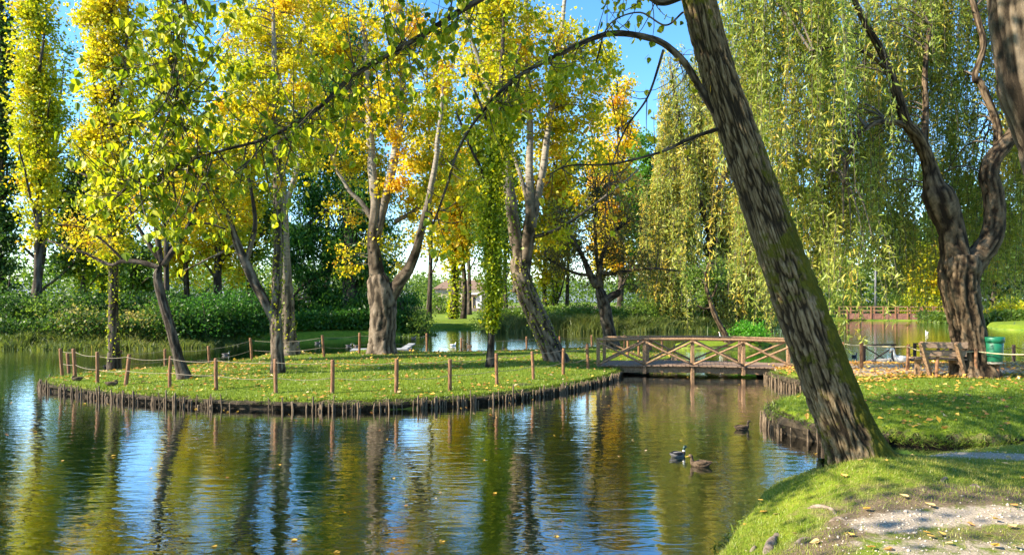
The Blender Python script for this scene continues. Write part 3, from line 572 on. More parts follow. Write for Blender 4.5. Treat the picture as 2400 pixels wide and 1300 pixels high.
build_tree('crooked_tree', 'small crooked dark tree with bare spreading boughs near the left end of the island', bT12, bT12[1],
    [(433, 888, 17), (418, 838, 14), (402, 775, 13), (386, 722, 12), (373, 672, 12), (370, 642, 12), (378, 612, 10)],
    [[(376, 630, 8), (340, 616, 7), (292, 610, 6), (262, 618, 5, .2), (205, 590, 4, .4), (120, 560, 3, .5)], [(379, 620, 8), (371, 565, 7), (364, 500, 5), (380, 430, 4), (400, 360, 3)],
     [(382, 622, 9), (418, 570, 7), (446, 520, 5), (470, 462, 4), (500, 380, 3)], [(376, 612, 7), (348, 566, 6), (322, 522, 4), (300, 470, 3)], [(446, 525, 4), (490, 520, 3), (530, 530, 2)],
     [(292, 612, 4), (240, 560, 3), (190, 530, 2), (140, 520, 2)]],
    [(430, 450, 85, 80), (350, 500, 60, 60), (200, 555, 90, 40), (500, 470, 50, 60), (400, 330, 90, 60)],
    110, 6500, 0.08, mu=0.62, spread=0.16, cr=0.28, bark='dark', sides=24, rough=0.12, seed=121)
bT13 = isl(268, 864)
build_tree('columnar_poplar', 'tall slender columnar poplar with a straight dark stem near the left tip of the island', bT13, bT13[1],
    [(268, 866, 15), (267, 785, 13), (266, 700, 12), (265, 560, 11), (263, 420, 10), (262, 300, 9), (260, 150, 8), (258, 0, 6), (256, -200, 4)],
    [[(265, 640, 5), (240, 560, 4), (225, 450, 3), (215, 330, 3)], [(264, 560, 5), (290, 470, 4), (305, 350, 3), (310, 230, 2)], [(262, 430, 5), (240, 330, 4), (225, 200, 3), (220, 60, 2)], [(261, 300, 4), (285, 200, 4), (300, 80, 3), (300, -80, 2)],
     [(263, 470, 4), (215, 420, 3), (170, 400, 2)]],
    [(262, 250, 62, 150), (250, 60, 62, 120), (268, 440, 55, 90), (225, 330, 40, 80), (265, 560, 40, 60)],
    230, 27000, 0.10, mu=0.51, spread=0.11, cr=0.25, column=True, sides=24, rough=0.10, bark='dark', seed=131, zgrad=0.1, ivy=(0.5, 6.5, 900, 0.06, 0.07))
bT8 = isl(1150, 860)
build_tree('ivy_clad_tree', 'thin tree wrapped in a bright column of ivy in the middle of the island', bT8, bT8[1],
    [(1149, 861, 12), (1150, 810, 10), (1153, 760, 9), (1156, 690, 9), (1152, 600, 9), (1150, 500, 9), (1156, 400, 8), (1168, 300, 8), (1175, 180, 7), (1180, 50, 6), (1182, -120, 4)],
    [[(1154, 480, 5), (1130, 400, 5), (1100, 330, 4), (1070, 260, 3)], [(1160, 370, 5), (1140, 280, 4), (1110, 200, 3)], [(1170, 280, 4), (1200, 200, 4), (1220, 100, 3)]],
    [(1150, 360, 62, 110), (1175, 200, 70, 110), (1180, 20, 80, 100), (1090, 290, 50, 70), (1135, 480, 45, 70)],
    120, 9500, 0.105, mu=0.46, spread=0.13, cr=0.28, sides=20, rough=0.10, bark='dark', seed=81, ivy=(1.5, 8.0, 11000, 0.24, 0.085))
bT6 = isl(1432, 816)
build_tree('gnarled_tree', 'gnarled dark tree with twisting bare limbs behind the footbridge rail', bT6, bT6[1],
    [(1436, 818, 19), (1428, 780, 17), (1421, 745, 17), (1415, 710, 17), (1408, 690, 15), (1398, 665, 13)],
    [[(1400, 672, 11), (1384, 645, 10), (1372, 615, 8), (1355, 580, 6), (1330, 540, 4), (1310, 500, 3)], [(1404, 672, 10), (1405, 630, 8), (1415, 590, 6), (1435, 550, 5), (1465, 520, 4)],
     [(1418, 705, 12), (1436, 694, 11), (1450, 686, 9), (1452, 676, 8)], [(1406, 650, 6), (1398, 590, 5), (1395, 520, 4), (1400, 450, 3)], [(1410, 640, 7), (1440, 640, 5), (1480, 632, 4), (1540, 628, 3), (1590, 634, 2)],
     [(1384, 645, 5), (1350, 640, 4), (1310, 620, 3), (1280, 600, 2)]],
    [(1400, 520, 110, 90), (1480, 560, 80, 60), (1320, 580, 70, 55), (1400, 620, 120, 40), (1420, 430, 90, 50), (1500, 640, 60, 40)],
    200, 11000, 0.09, leaf='brown', mu=0.42, spread=0.16, cr=0.38, bark='dark', sides=28, rough=0.16, seed=61, twig=0.03)

# --- the cypress-like evergreen behind the island
def ground_at(u, Y): x = (u - U0) / F * Y; return np.array([x, Y, zof(h_ground, x, Y)])
b15 = ground_at(820, 50)
build_tree('swamp_cypress', 'large dark green feathery evergreen drooping to the water behind the island', b15, 50,
    [(822, 780, 26), (822, 650, 22), (818, 450, 17), (815, 250, 11), (812, 60, 6)],
    [[(820, 640, 8), (760, 640, 6), (700, 680, 4), (670, 740, 3)], [(820, 620, 8), (880, 640, 6), (930, 690, 4), (950, 750, 3)], [(818, 500, 7), (750, 500, 5), (700, 560, 3)], [(818, 480, 7), (870, 480, 5), (910, 540, 3)],
     [(816, 350, 6), (770, 340, 4), (730, 390, 3)], [(816, 330, 6), (860, 340, 4), (890, 390, 3)]],
    [(740, 720, 85, 60), (860, 710, 100, 70), (940, 740, 55, 45, 2), (740, 600, 90, 80), (860, 580, 90, 90), (760, 440, 75, 100), (850, 420, 75, 100), (800, 270, 75, 100), (805, 120, 55, 90)],
    440, 56000, 0.30, leaf='cypress', mu=0.42, spread=0.22, cr=0.62, aspect=0.36, droop=1.5, bark='dark', sides=20, seed=151)

# --- trees across the water; every one its own limbs and leaves
def far_tree(name, label, u, Y, top, half, kind='oval', crown0=None, n=6000, size=0.26, leaf='poplar', bark='dark', mu=0.5, trunk=9, seed=1, group='trees across the water', lean=0, ncl=90, cr=0.6, **k):
    b = ground_at(u, Y); vb = V0 + (CZ - b[2]) * F / Y; c0 = crown0 if crown0 is not None else vb - 0.25 * (vb - top)
    H = vb - top; tr = [(u, vb, trunk)] + [(u + lean * t + 5 * math.sin(seed + 5 * t), vb - H * t, max(1.5, trunk * (1 - 0.85 * t))) for t in (0.2, 0.4, 0.6, 0.8, 0.97)]
    ux = lambda v: u + lean * (vb - v) / H
    g = np.random.default_rng(seed); lim = []
    for i in range(6):
        v0 = c0 + (top - c0) * (i / 6.5) + 0.08 * H; s = -1 if i % 2 else 1; wd = half * g.uniform(0.5, 0.9) * (1 - 0.4 * i / 6)
        up = (0.12 if kind == 'oval' else 0.2) * H; lim.append([(ux(v0), v0, trunk * 0.4), (ux(v0) + s * wd * 0.5, v0 - up * 0.45, trunk * 0.28, g.uniform(-1, 1)), (ux(v0) + s * wd, v0 - up, trunk * 0.16, g.uniform(-2, 2))])
    if kind == 'oval':
        m = (top + c0) / 2; hh = (c0 - top) / 2; bl = [(ux(m) + g.uniform(-.5, .5) * half, m + f * hh, half * q, hh * 0.42) for f, q in ((-0.6, 0.62), (-0.2, 0.85), (0.2, 0.95), (0.6, 0.75))]
        bl += [(ux(m) + g.choice([-1, 1]) * half * 0.6, m + g.uniform(-.7, .7) * hh, half * 0.45, hh * 0.25) for _ in range(3)]
    else:
        hh = (c0 - top); bl = [(ux(top + hh * f), top + hh * f, half * q, hh * 0.19) for f, q in ((0.14, 0.55), (0.36, 0.9), (0.6, 1.0), (0.84, 0.75))]
        bl += [(ux(top + hh * f) + g.choice([-1, 1]) * half * 0.5, top + hh * f, half * 0.45, hh * 0.12) for f in (0.3, 0.5, 0.75)]
    return build_tree(name, label, b, Y, tr, lim, bl, int(ncl * 1.3), int(n * 1.15), size * 1.15, leaf=leaf, bark=bark, mu=mu, cr=cr, seed=seed, group=group, column=(kind != 'oval'), sides=12, limb_sides=6, rough=0.08, twig=0.03, **k)
FAR = [
 # name, label, u, Y, top v, half width, kind, options
 ('dark_poplar', 'dark green tree filling the left edge of the photograph', 0, 41.5, -120, 34, 'column', dict(leaf='green', mu=0.38, n=11000, size=0.17, crown0=760, ncl=150, trunk=14, cr=0.4)),
 ('golden_poplar', 'tall yellow green columnar poplar beside the dark tree at the left edge', 88, 39.5, -150, 50, 'column', dict(mu=0.46, cr=0.42, n=17000, size=0.15, crown0=560, ncl=170, trunk=11)),
 ('thin_leaved_tree', 'leaning thin-leaved tree with a broken bare bough behind the left columnar poplars', 70, 46, 120, 110, 'oval', dict(leaf='green', mu=0.55, n=4500, size=0.17, crown0=640, trunk=12, lean=90, ncl=110)),
 ('slender_tree', 'slender dark stemmed tree in the thicket far left, left of the crooked tree', 190, 47, 330, 60, 'oval', dict(leaf='green', mu=0.7, n=5500, size=0.22, trunk=8, ivy=(1, 7, 800, 0.25, 0.2))),
 ('slender_tree', 'ivy grown slender tree in the thicket just left of the columnar poplar', 235, 50, 380, 50, 'oval', dict(leaf='green', mu=0.65, n=4500, size=0.22, trunk=7, ivy=(1, 6, 900, 0.25, 0.2))),
 ('slender_tree', 'small green tree seen between the columnar poplar and the crooked tree', 318, 60, 560, 60, 'oval', dict(leaf='green', mu=0.6, n=3000, size=0.26, trunk=6, crown0=700)),
 ('autumn_tree', 'yellowing tree behind the crooked tree', 440, 52, 330, 70, 'oval', dict(mu=0.6, n=6000, size=0.2, trunk=9, crown0=690)),
 ('autumn_tree', 'dark trunked yellowing tree left of the slim forked poplar', 515, 50, 360, 60, 'oval', dict(mu=0.55, n=6000, size=0.2, trunk=14, crown0=680)),
 ('green_tree', 'green tree filling the gap behind the slim forked poplar', 590, 54, 150, 75, 'oval', dict(leaf='green', mu=0.75, n=8000, size=0.24, trunk=10, crown0=700)),
 ('autumn_tree', 'tall yellow green tree behind the crooked tree, rising above it', 392, 46, -120, 66, 'oval', dict(mu=0.48, n=7500, size=0.18, trunk=8, crown0=520, cr=0.5)),
 ('autumn_tree', 'tall yellow tree rising behind the evergreen, right of the straight poplar', 765, 60, -60, 62, 'oval', dict(mu=0.52, n=5500, size=0.24, trunk=7, crown0=420, cr=0.6)),
 ('autumn_tree', 'yellow tree behind the right limb of the stout island poplar', 1005, 66, 40, 52, 'oval', dict(mu=0.56, n=5500, size=0.26, trunk=7, crown0=600, cr=0.6)),
 ('dark_poplar', 'dark trunked ivy clad poplar standing on the far lawn', 1062, 70, 330, 48, 'column', dict(mu=0.62, n=5500, size=0.27, trunk=11, crown0=640, ivy=(0.5, 7, 900, 0.3, 0.25))),
 ('slender_poplar', 'slender poplar directly right of the dark ivy clad one on the far lawn', 1086, 72, 380, 40, 'column', dict(mu=0.5, n=4000, size=0.26, trunk=8, crown0=600)),
 ('slender_poplar', 'slender poplar in front of the white porch across the water', 1100, 92, 300, 45, 'column', dict(mu=0.66, n=4500, size=0.32, trunk=6, crown0=600)),
 ('slender_poplar', 'dark stemmed poplar left of the island leaning poplar, across the water', 1172, 62, 240, 50, 'column', dict(leaf='green', mu=0.8, n=5500, size=0.26, trunk=10, crown0=640)),
 ('slender_poplar', 'poplar stem half hidden behind the leaning island poplar', 1188, 64, 320, 40, 'column', dict(mu=0.45, n=3500, size=0.26, trunk=7, crown0=600)),
 ('slender_poplar', 'first slim poplar right of the leaning island poplar, across the water', 1280, 66, 330, 42, 'column', dict(mu=0.6, n=4200, size=0.26, trunk=7, crown0=690)),
 ('slender_poplar', 'second slim poplar right of the leaning island poplar, ivy at its foot', 1302, 65, 260, 42, 'column', dict(mu=0.68, n=4200, size=0.26, trunk=9, crown0=680, ivy=(0.5, 5, 500, 0.25, 0.25))),
 ('slender_poplar', 'third slim poplar right of the leaning island poplar', 1328, 68, 320, 40, 'column', dict(leaf='green', mu=0.8, n=3600, size=0.26, trunk=6, crown0=600)),
 ('golden_poplar', 'tall golden columnar poplar behind the gnarled tree', 1452, 84, 175, 52, 'column', dict(mu=0.66, n=11000, size=0.3, trunk=9, crown0=640, ncl=150)),
 ('golden_poplar', 'shorter yellow poplar left of the tall golden one', 1405, 90, 260, 42, 'column', dict(mu=0.66, n=6500, size=0.3, trunk=8, crown0=640, ncl=110)),
 ('green_tree', 'leafy bright green tree at the left side of the weeping willow', 1545, 66, 300, 62, 'oval', dict(leaf='cypress', mu=0.7, n=7500, size=0.27, trunk=9, crown0=640)),
 ('green_tree', 'dark leafy tree showing through under the weeping willow', 1760, 70, 420, 90, 'oval', dict(leaf='green', mu=0.6, n=7000, size=0.3, trunk=9, crown0=700)),
 ('far_tree', 'pale green tree beyond the boardwalk, left of the lamp pole', 1985, 112, 440, 75, 'oval', dict(leaf='green', mu=0.95, n=6500, size=0.42, trunk=6, crown0=735, cr=0.9)),
 ('far_tree', 'dark green tree beyond the boardwalk, right of the lamp pole', 2105, 108, 420, 70, 'oval', dict(leaf='green', mu=0.75, n=6000, size=0.42, trunk=7, crown0=735, cr=0.9)),
 ('far_tree', 'yellow leaved bushy tree behind the right end of the boardwalk', 2195, 100, 560, 55, 'oval', dict(mu=0.5, n=5000, size=0.4, trunk=5, crown0=735, cr=0.8)),
 ('far_tree', 'dense dark tree behind the bin on the far right shore', 2330, 86, 430, 85, 'oval', dict(leaf='green', mu=0.7, n=8000, size=0.36, trunk=7, crown0=730, cr=0.8)),
 ('far_tree', 'green tree at the far right margin of the photograph', 2420, 80, 380, 75, 'oval', dict(leaf='green', mu=0.65, n=6000, size=0.34, trunk=7, crown0=720, cr=0.8)),
 ('far_tree', 'bluish green tree far beyond the water, left of the weeping willow', 1500, 105, 420, 60, 'oval', dict(leaf='green', mu=0.6, n=4500, size=0.4, trunk=5, crown0=710, cr=0.8)),
 ('far_tree', 'broad green tree behind the big willow trunk', 2240, 118, 330, 90, 'oval', dict(leaf='green', mu=0.8, n=7000, size=0.45, trunk=7, crown0=735, cr=0.95)),
 ('far_tree', 'tall green tree rising behind the leaning foreground trunk', 1880, 100, 350, 85, 'oval', dict(leaf='green', mu=0.8, n=7500, size=0.42, trunk=7, crown0=735, cr=0.9)),
]
for i, (nm, lb, u, Y, top, half, kind, k) in enumerate(FAR): far_tree(nm, lb, u, Y, top, half, kind, seed=300 + i * 7, **k)

# --- willows
def willow_strands(mb, mbs, starts, lens, g, size, aspect, per_m, mu, spread, sway=0.35, bottom=None):
    for s, ln, tn in zip(starts, lens, g.normal(0, spread, len(starts))):
        n = max(4, int(ln * per_m)); t = np.sort(g.uniform(0, 1, n)); a = g.uniform(0, 6.28)
        sw = np.array([math.cos(a), math.sin(a), 0]) * sway * g.uniform(0.2, 1.8)
        P = s + np.outer(1 - (1 - t) ** 2, sw) - np.outer(t * ln, [0, 0, 1]) + g.normal(0, 0.075 if size < 0.2 else 0.15, (n, 3))
        leaves(mb, P, size, aspect, 1.1, mu + tn + g.normal(0, 0.09, n), g)
        tt = np.linspace(0, 1, 5); Q = s + np.outer(1 - (1 - tt) ** 2, sw) - np.outer(tt * ln, [0, 0, 1])
        tubes_batch(mbs, Q[:-1], Q[1:], 0.006 if size < 0.2 else 0.012, 0.006 if size < 0.2 else 0.012, 0.0, 3, 1)
def willow(name, label, base, Y, trunk, limbs, curtains, per_m, size, aspect, mu, seed, bark='willow', sides=64, rough=0.13, spread=0.19, sway=0.35):
    """curtains: (u, v_top, half width px, length px, dY, number of strands)"""
    g = np.random.default_rng(seed); r_ = thing(name, base, label, 'tree')
    tp = limb_pts(trunk, Y, 70); tp[0, :3] = [base[0], base[1], base[2] - 0.25]; tp[:, 3] *= 1 + 0.35 * np.exp(-np.arange(70) / 5)
    mb = MB(); tube(mb, tp[:, :3], tp[:, 3], sides, rough, (13, 2.4), seed=seed, pale=np.zeros(70)); part('trunk', mb, BARK[bark], r_)
    nodes = [tp[20:]]
    for l in limbs:
        lp = limb_pts(l, Y, 9 * len(l)); nodes.append(lp); mb = MB(); tube(mb, lp[:, :3], lp[:, 3], 28, rough * 0.9, (15, 2.6), seed=seed + 5, pale=np.zeros(len(lp))); part('limb', mb, BARK[bark], r_)
    nd = np.concatenate(nodes)[:, :3]
    mbl, mbs = MB(), MB(); tops = []
    for (u, v, hw, ln, dY, n) in curtains:
        n = int(n * 1.35)
        y0 = Y + dY; c = at(u, v, y0); rx = hw / F * y0; L0 = ln / F * y0
        # strands in a few bunches so that light and dark curtains form
        nb = max(2, n // 9); bc = c + np.stack([g.normal(0, rx * 0.5, nb), g.normal(0, rx * 0.5, nb), g.normal(0, L0 * 0.12, nb)], -1)
        i = g.integers(0, nb, n); st = bc[i] + g.normal(0, 1, (n, 3)) * np.array([0.3, 0.3, 0.35]) * (1 if size < 0.2 else 1.6)
        willow_strands(mbl, mbs, st, L0 * g.uniform(0.45, 1.1, n), g, size, aspect, per_m, mu, spread, sway); tops.append(bc)
    T = np.concatenate(tops); D = np.linalg.norm(T[:, None] - nd[None], axis=2); k = D.argmin(1)
    tubes_batch(mbs, nd[k], T, 0.03 if size < 0.2 else 0.06, 0.01, 0.9, 5, 6, seed)
    part('hanging_shoots', mbs, BARK[bark], r_)['kind'] = 'stuff'; part('crown', mbl, LEAF['willow'], r_)
    return r_
bW = on(h_right, 2282, 882, 0.5)
willow('weeping_willow', 'massive old willow with a burled forked trunk beside the green bin', bW, bW[1],
    [(2284, 886, 52), (2278, 840, 46), (2268, 780, 42), (2256, 720, 43), (2248, 670, 46), (2250, 625, 50), (2252, 600, 44)],
    [[(2248, 640, 40), (2238, 590, 36), (2228, 540, 33), (2210, 490, 38), (2196, 455, 38), (2188, 430, 26), (2176, 380, 18), (2150, 320, 17, -.2), (2125, 290, 14, -.3), (2106, 230, 13, -.4), (2085, 170, 12, -.5), (2060, 110, 10, -.6), (2020, 40, 8, -.8), (1985, -40, 6, -1)],
     [(2262, 640, 36), (2288, 605, 32), (2318, 565, 28), (2330, 520, 26), (2328, 460, 25), (2318, 410, 24), (2330, 370, 22), (2362, 330, 19), (2395, 285, 16), (2430, 220, 13)],
     [(2140, 305, 9, -.2), (2100, 288, 8, -.4), (2050, 290, 7, -.7), (2010, 320, 6, -.9), (1985, 380, 5, -1), (1978, 430, 4, -1.1)],
     [(2330, 385, 12), (2338, 300, 10, .3), (2300, 200, 9, .5), (2285, 180, 8, .5), (2305, 110, 8, .6), (2290, 40, 8, .8), (2260, -60, 6, 1)],
     [(2165, 350, 10, .3), (2170, 260, 8, .6), (2168, 170, 7, .8), (2180, 60, 6, 1)],
     [(2085, 170, 6, -.5), (2040, 130, 5, -1), (1980, 110, 4, -1.5), (1900, 120, 3, -2)]],
    [(1760, -60, 60, 420, -1, 46), (1840, -40, 70, 420, 1.0, 55), (1930, -60, 70, 400, -1.5, 55), (2010, 60, 70, 350, 1.5, 50), (2100, -60, 70, 330, 1.6, 46), (2180, -80, 70, 380, 2.4, 48), (2270, -60, 70, 360, 2.2, 46), (2360, -40, 70, 420, 2, 46),
     (2440, 60, 60, 420, 1, 30), (1830, 240, 60, 330, 0.8, 40), (1920, 300, 60, 300, 1.4, 38), (2020, 360, 55, 240, 0.8, 36), (2080, 330, 50, 260, 1.6, 34), (2390, 330, 45, 330, 1.2, 34), (2250, 250, 60, 300, 2.6, 40), (2290, 420, 60, 260, 2.8, 40), (2130, 420, 60, 260, 2.6, 40), (2110, 480, 45, 180, 2.0, 24),
     (1960, 480, 45, 190, 0.6, 22), (1960, 560, 22, 190, -0.5, 8), (2035, 560, 14, 200, -1.0, 6), (2380, 560, 35, 170, 1.6, 20), (2150, 180, 70, 260, 2.6, 40), (1800, 420, 50, 240, 1.6, 26), (1895, 520, 40, 170, 1.8, 18)],
    36, 0.165, 0.20, 0.64, 501)
bW2 = ground_at(1665, 61)
willow('weeping_willow', 'tall distant weeping willow trailing its shoots to the water behind the footbridge', bW2, 61,
    [(1665, 770, 16), (1666, 700, 14), (1664, 620, 13), (1668, 540, 12), (1672, 460, 11)],
    [[(1668, 560, 9), (1640, 470, 8), (1610, 370, 6), (1590, 270, 5), (1575, 190, 4)], [(1670, 500, 9), (1700, 400, 8), (1730, 280, 6), (1745, 160, 5)], [(1668, 580, 7), (1720, 520, 6), (1780, 480, 5), (1820, 470, 4)], [(1668, 600, 7), (1620, 560, 6), (1570, 560, 4)]],
    [(1575, 190, 30, 330, 0, 34), (1625, 150, 45, 360, 2, 46), (1690, 120, 50, 360, -1, 46), (1760, 130, 50, 380, 1, 40), (1550, 420, 35, 300, -2, 34), (1560, 520, 35, 250, 0, 34), (1610, 480, 40, 290, -2.5, 44), (1670, 430, 45, 320, 1.5, 40), (1730, 440, 45, 320, -2, 40),
     (1790, 480, 40, 270, -1, 36), (1830, 540, 30, 220, 0, 22), (1600, 330, 45, 300, 0, 40), (1680, 290, 50, 300, 1, 36), (1750, 300, 45, 300, 2, 34), (1540, 600, 25, 165, -2.5, 22), (1590, 600, 30, 175, -3, 26), (1700, 600, 60, 165, -2, 30), (1785, 620, 40, 140, -2, 22)],
    11, 0.38, 0.25, 0.74, 511, sides=16, rough=0.1, sway=0.8)
bIs = on(h_islet, 1704, 801, 0.3)
build_tree('leaning_tree', 'small pale leaning tree on the tiny islet next to the round bush', bIs, bIs[1],
    [(1706, 802, 10), (1698, 780, 8), (1684, 755, 7), (1672, 730, 7), (1665, 705, 6), (1657, 682, 6), (1652, 660, 5)],
    [[(1662, 700, 4), (1672, 690, 3), (1680, 672, 2)], [(1668, 720, 3), (1650, 722, 3), (1635, 712, 2)], [(1655, 670, 4), (1654, 640, 3), (1662, 610, 2)]],
    [(1660, 640, 45, 35), (1640, 690, 25, 18), (1690, 660, 25, 20)], 40, 1600, 0.13, leaf='green', mu=0.9, cr=0.3, bark='willow', sides=16, rough=0.1, seed=161)

# --- near right-hand trunk, partly out of frame
g2 = at(2720, 1200, 5.4); g2[2] = zof(h_near, g2[0], g2[1])
build_tree('pale_trunk_tree', 'pale weathered near trunk leaning in at the top right corner', g2, 5.4,
    [(2720, 1200, 112), (2650, 900, 98), (2580, 650, 90), (2505, 420, 88), (2462, 280, 88), (2435, 190, 96), (2420, 130, 84), (2405, 0, 86), (2390, -200, 76), (2360, -420, 60)],
    [[(2400, -40, 40), (2480, -250, 30), (2560, -420, 20)]],
    [(2500, -520, 240, 140)], 60, 2600, 0.10, mu=0.45, cr=0.3, bark='smooth', sides=64, rough=0.10, seed=171)

# --- the leaning foreground tree (hero)
Y1 = 7.0; bT1 = at(2014, 1086, Y1); bT1[2] = zof(h_near, bT1[0], Y1)
hero = thing('leaning_tree', bT1, 'big mossy furrowed trunk leaning across the right foreground with boughs overhead', 'tree')
tr1 = limb_pts([(2018, 1092, 80), (2000, 1040, 74), (1962, 950, 70), (1905, 800, 68), (1868, 700, 66), (1832, 600, 62), (1796, 500, 58), (1760, 400, 55), (1725, 300, 53), (1692, 200, 50), (1663, 100, 47), (1638, 0, 45), (1608, -120, 42), (1575, -280, 36), (1545, -450, 28)], Y1, 300)
tr1[0, :3] = [bT1[0], bT1[1], bT1[2] - 0.3]; tr1[:, 3] *= 0.94; tr1[:, 3] *= 1 + 0.42 * np.exp(-np.arange(300) / 14)
mb = MB(); tube(mb, tr1[:, :3], tr1[:, 3], 190, 0.12, (23, 5.5), seed=2.0, pale=np.zeros(300))
V = mb.v[0]; ctr = tr1[np.clip(np.searchsorted(tr1[:, 2], V[:, 2]), 0, 299), :3]
side = (V[:, 0] - ctr[:, 0]) / 0.25; front = -(V[:, 1] - ctr[:, 1]) / 0.25
zz = V[:, 2] - bT1[2]
moss = -0.23 + 0.42 * sstep(-0.2, 1.0, side) * (sstep(3.4, 1.6, zz) * 0.85 + 0.25) + 0.08 * sstep(0.5, 0.0, zz) + 0.75 * (fbm(V * 2.6, 4) - 0.47)
mb.at['moss'] = [moss]
part('trunk', mb, BARK['oak'], hero)
HB = [  # boughs: pixel polylines with depth offsets
 [(1702, 292, 21), (1672, 252, 20), (1640, 205, 18), (1603, 145, 15, -.1), (1545, 97, 14, -.2), (1455, 78, 13, -.4), (1385, 92, 11, -.6), (1285, 140, 9, -.8), (1195, 190, 8, -1.0), (1130, 262, 7, -1.1), (1080, 345, 6, -1.2), (1048, 440, 5, -1.3), (1010, 540, 4, -1.3)],
 [(1590, -190, 24, .0), (1420, -170, 20, -.5), (1240, -70, 17, -.9), (1095, 15, 14, -1.1), (990, 85, 12, -1.25), (830, 180, 10, -1.4), (740, 258, 9, -1.5), (620, 325, 7, -1.6), (480, 365, 5, -1.7), (350, 412, 4, -1.75), (255, 470, 3, -1.8)],
 [(1722, 296, 11), (1690, 300, 10), (1656, 310, 9, -.05), (1605, 330, 8, -.2), (1550, 355, 6, -.3), (1440, 378, 5, -.5), (1335, 386, 3.5, -.7), (1285, 405, 2.5, -.8)],
 [(1555, 118, 6, -.2), (1520, 225, 5, -.3), (1470, 300, 4, -.4), (1440, 380, 3, -.45), (1425, 470, 2.4, -.5), (1420, 560, 2, -.5)],
 [(1580, -260, 22, -.1), (1300, -330, 18, -.9), (950, -300, 14, -1.4), (650, -190, 10, -1.7), (470, -60, 7, -1.8), (428, 80, 4, -1.85), (425, 200, 3, -1.85), (432, 300, 2, -1.85)],
 [(1640, -30, 22, 0), (1610, -14, 20, 0), (1560, 5, 15, -.1), (1520, -10, 12, -.2), (1440, -90, 9, -.4), (1330, -200, 6, -.6)],
 [(1600, 30, 5, -.1), (1560, 60, 4, -.3), (1500, 30, 3.5, -.4), (1430, 60, 3, -.5), (1400, 150, 2, -.55)],
]
gh = np.random.default_rng(5); tw = MB(); spots = []
boughs = []
for i, l in enumerate(HB):
    lp = limb_pts(l, Y1, 12 * len(l)); mb = MB(); lp[:, :3] += (np.stack([fbm(np.stack([lp[:, 0] * 1.6, lp[:, 2] * 1.3, np.full(len(lp), i * 7.7 + k)], -1), 2) for k in range(3)], -1) - 0.5) * 0.10 * np.linspace(0.05, 1, len(lp))[:, None]
    lp[:, 3] *= 0.62; tube(mb, lp[:, :3], lp[:, 3], 14, 0.12, (22, 5), seed=i, pale=np.zeros(len(lp))); boughs.append((part('bough', mb, BARK['dark'], hero), lp))
def hang(b, t0, t1, n, length, spread, per, tint, up=0.15):
    """twigs leaving bough b between fractions t0..t1, with leaf positions"""
    lp = boughs[b][1]; k = (gh.uniform(t0, t1, n) * (len(lp) - 1)).astype(int); A = lp[k, :3]
    d = gh.normal(0, spread, (n, 3)); d[:, 2] += gh.normal(-0.2, 0.9, n) * 0.6 + up; B = A + unit(d) * (length * gh.uniform(0.35, 1.1, n))[:, None]
    tubes_batch(tw, A, B, 0.006, 0.002, -0.5, 4, 4, int(gh.integers(1e6)))
    for a, e in zip(A, B):
        m = max(2, int(per * gh.uniform(0.5, 1.4))); t = gh.uniform(0.25, 1.05, m); p = a + (e - a) * t[:, None] + gh.normal(0, 0.05, (m, 3)); p[:, 2] -= 0.06 + np.abs(gh.normal(0, 0.05, m)) + 0.25 * t * (1 - t) * 0
        spots.extend(zip([b] * m, p, np.clip(gh.normal(tint, 0.16, m), 0, 1)))
hang(1, 0.42, 0.98, 120, 0.75, 0.8, 7, 0.40); hang(4, 0.50, 1.0, 90, 0.7, 0.8, 9, 0.36); hang(1, 0.26, 0.52, 44, 0.6, 0.8, 7, 0.42)
hang(0, 0.42, 0.75, 60, 0.55, 0.8, 8, 0.42); hang(0, 0.85, 1.0, 14, 0.35, 0.7, 6, 0.62); hang(3, 0.2, 0.9, 18, 0.55, 0.8, 1, 0.6); hang(5, 0.5, 1, 18, 0.5, 0.8, 4, 0.4)
hang(2, 0.3, 1, 16, 0.55, 0.8, 0.4, 0.7); hang(0, 0.1, 0.4, 12, 0.7, 0.9, 0.5, 0.6); hang(1, 0.8, 0.93, 30, 0.6, 0.8, 6, 0.38)
part('twigs', tw, BARK['dark'], hero)['kind'] = 'stuff'
def leaf_shape(k):
    """deltoid poplar leaf with petiole, creased along the midrib, unit length"""
    c = 0.10 + 0.05 * k
    x = [0, 0.30, 0.47, 0.36, 0, -0.36, -0.47, -0.30, 0]; y = [-0.30, -0.36, -0.56, -0.85, -1.30, -0.85, -0.56, -0.36, -0.30]
    V = [(0.012, 0, 0), (-0.012, 0, 0), (0.012, 0, -0.31), (-0.012, 0, -0.31)]
    ring = [(0, -0.30), (0.30, -0.34), (0.48, -0.54), (0.38, -0.80), (0.14, -1.10), (0, -1.28), (-0.14, -1.10), (-0.38, -0.80), (-0.48, -0.54), (-0.30, -0.34)]
    mid = [(0, 0.02 * k, -0.45), (0, 0, -0.62), (0, -0.03, -0.82), (0, -0.05 * k, -1.05)]
    V += [(a, c * abs(a) + 0.08 * k * (b + 0.7) ** 2, b) for a, b in ring] + mid
    o, m = 4, 14
    T = [[0, 1, 3], [0, 3, 2]]
    for r in ((1, 2, 3, 4), (9, 8, 7, 6)):
        a, b, c_, d = (o + q for q in r); t = o + 5; st = o
        T += [[st, a, m], [a, b, m], [b, m + 1, m], [b, c_, m + 1], [c_, m + 2, m + 1], [c_, d, m + 2], [d, m + 3, m + 2], [d, t, m + 3]]
    return np.array(V, float), np.array(T)
lmesh = {}
def leaf_mesh(k, ti, key):
    kk = (k, round(ti, 1), key)
    if kk not in lmesh:
        v, t = leaf_shape(k); m_ = MB(); m_.add(v, t, tint=round(ti, 1)); me = m_.mesh('leaf'); me.materials.append(LEAF[key]); lmesh[kk] = me
    return lmesh[kk]
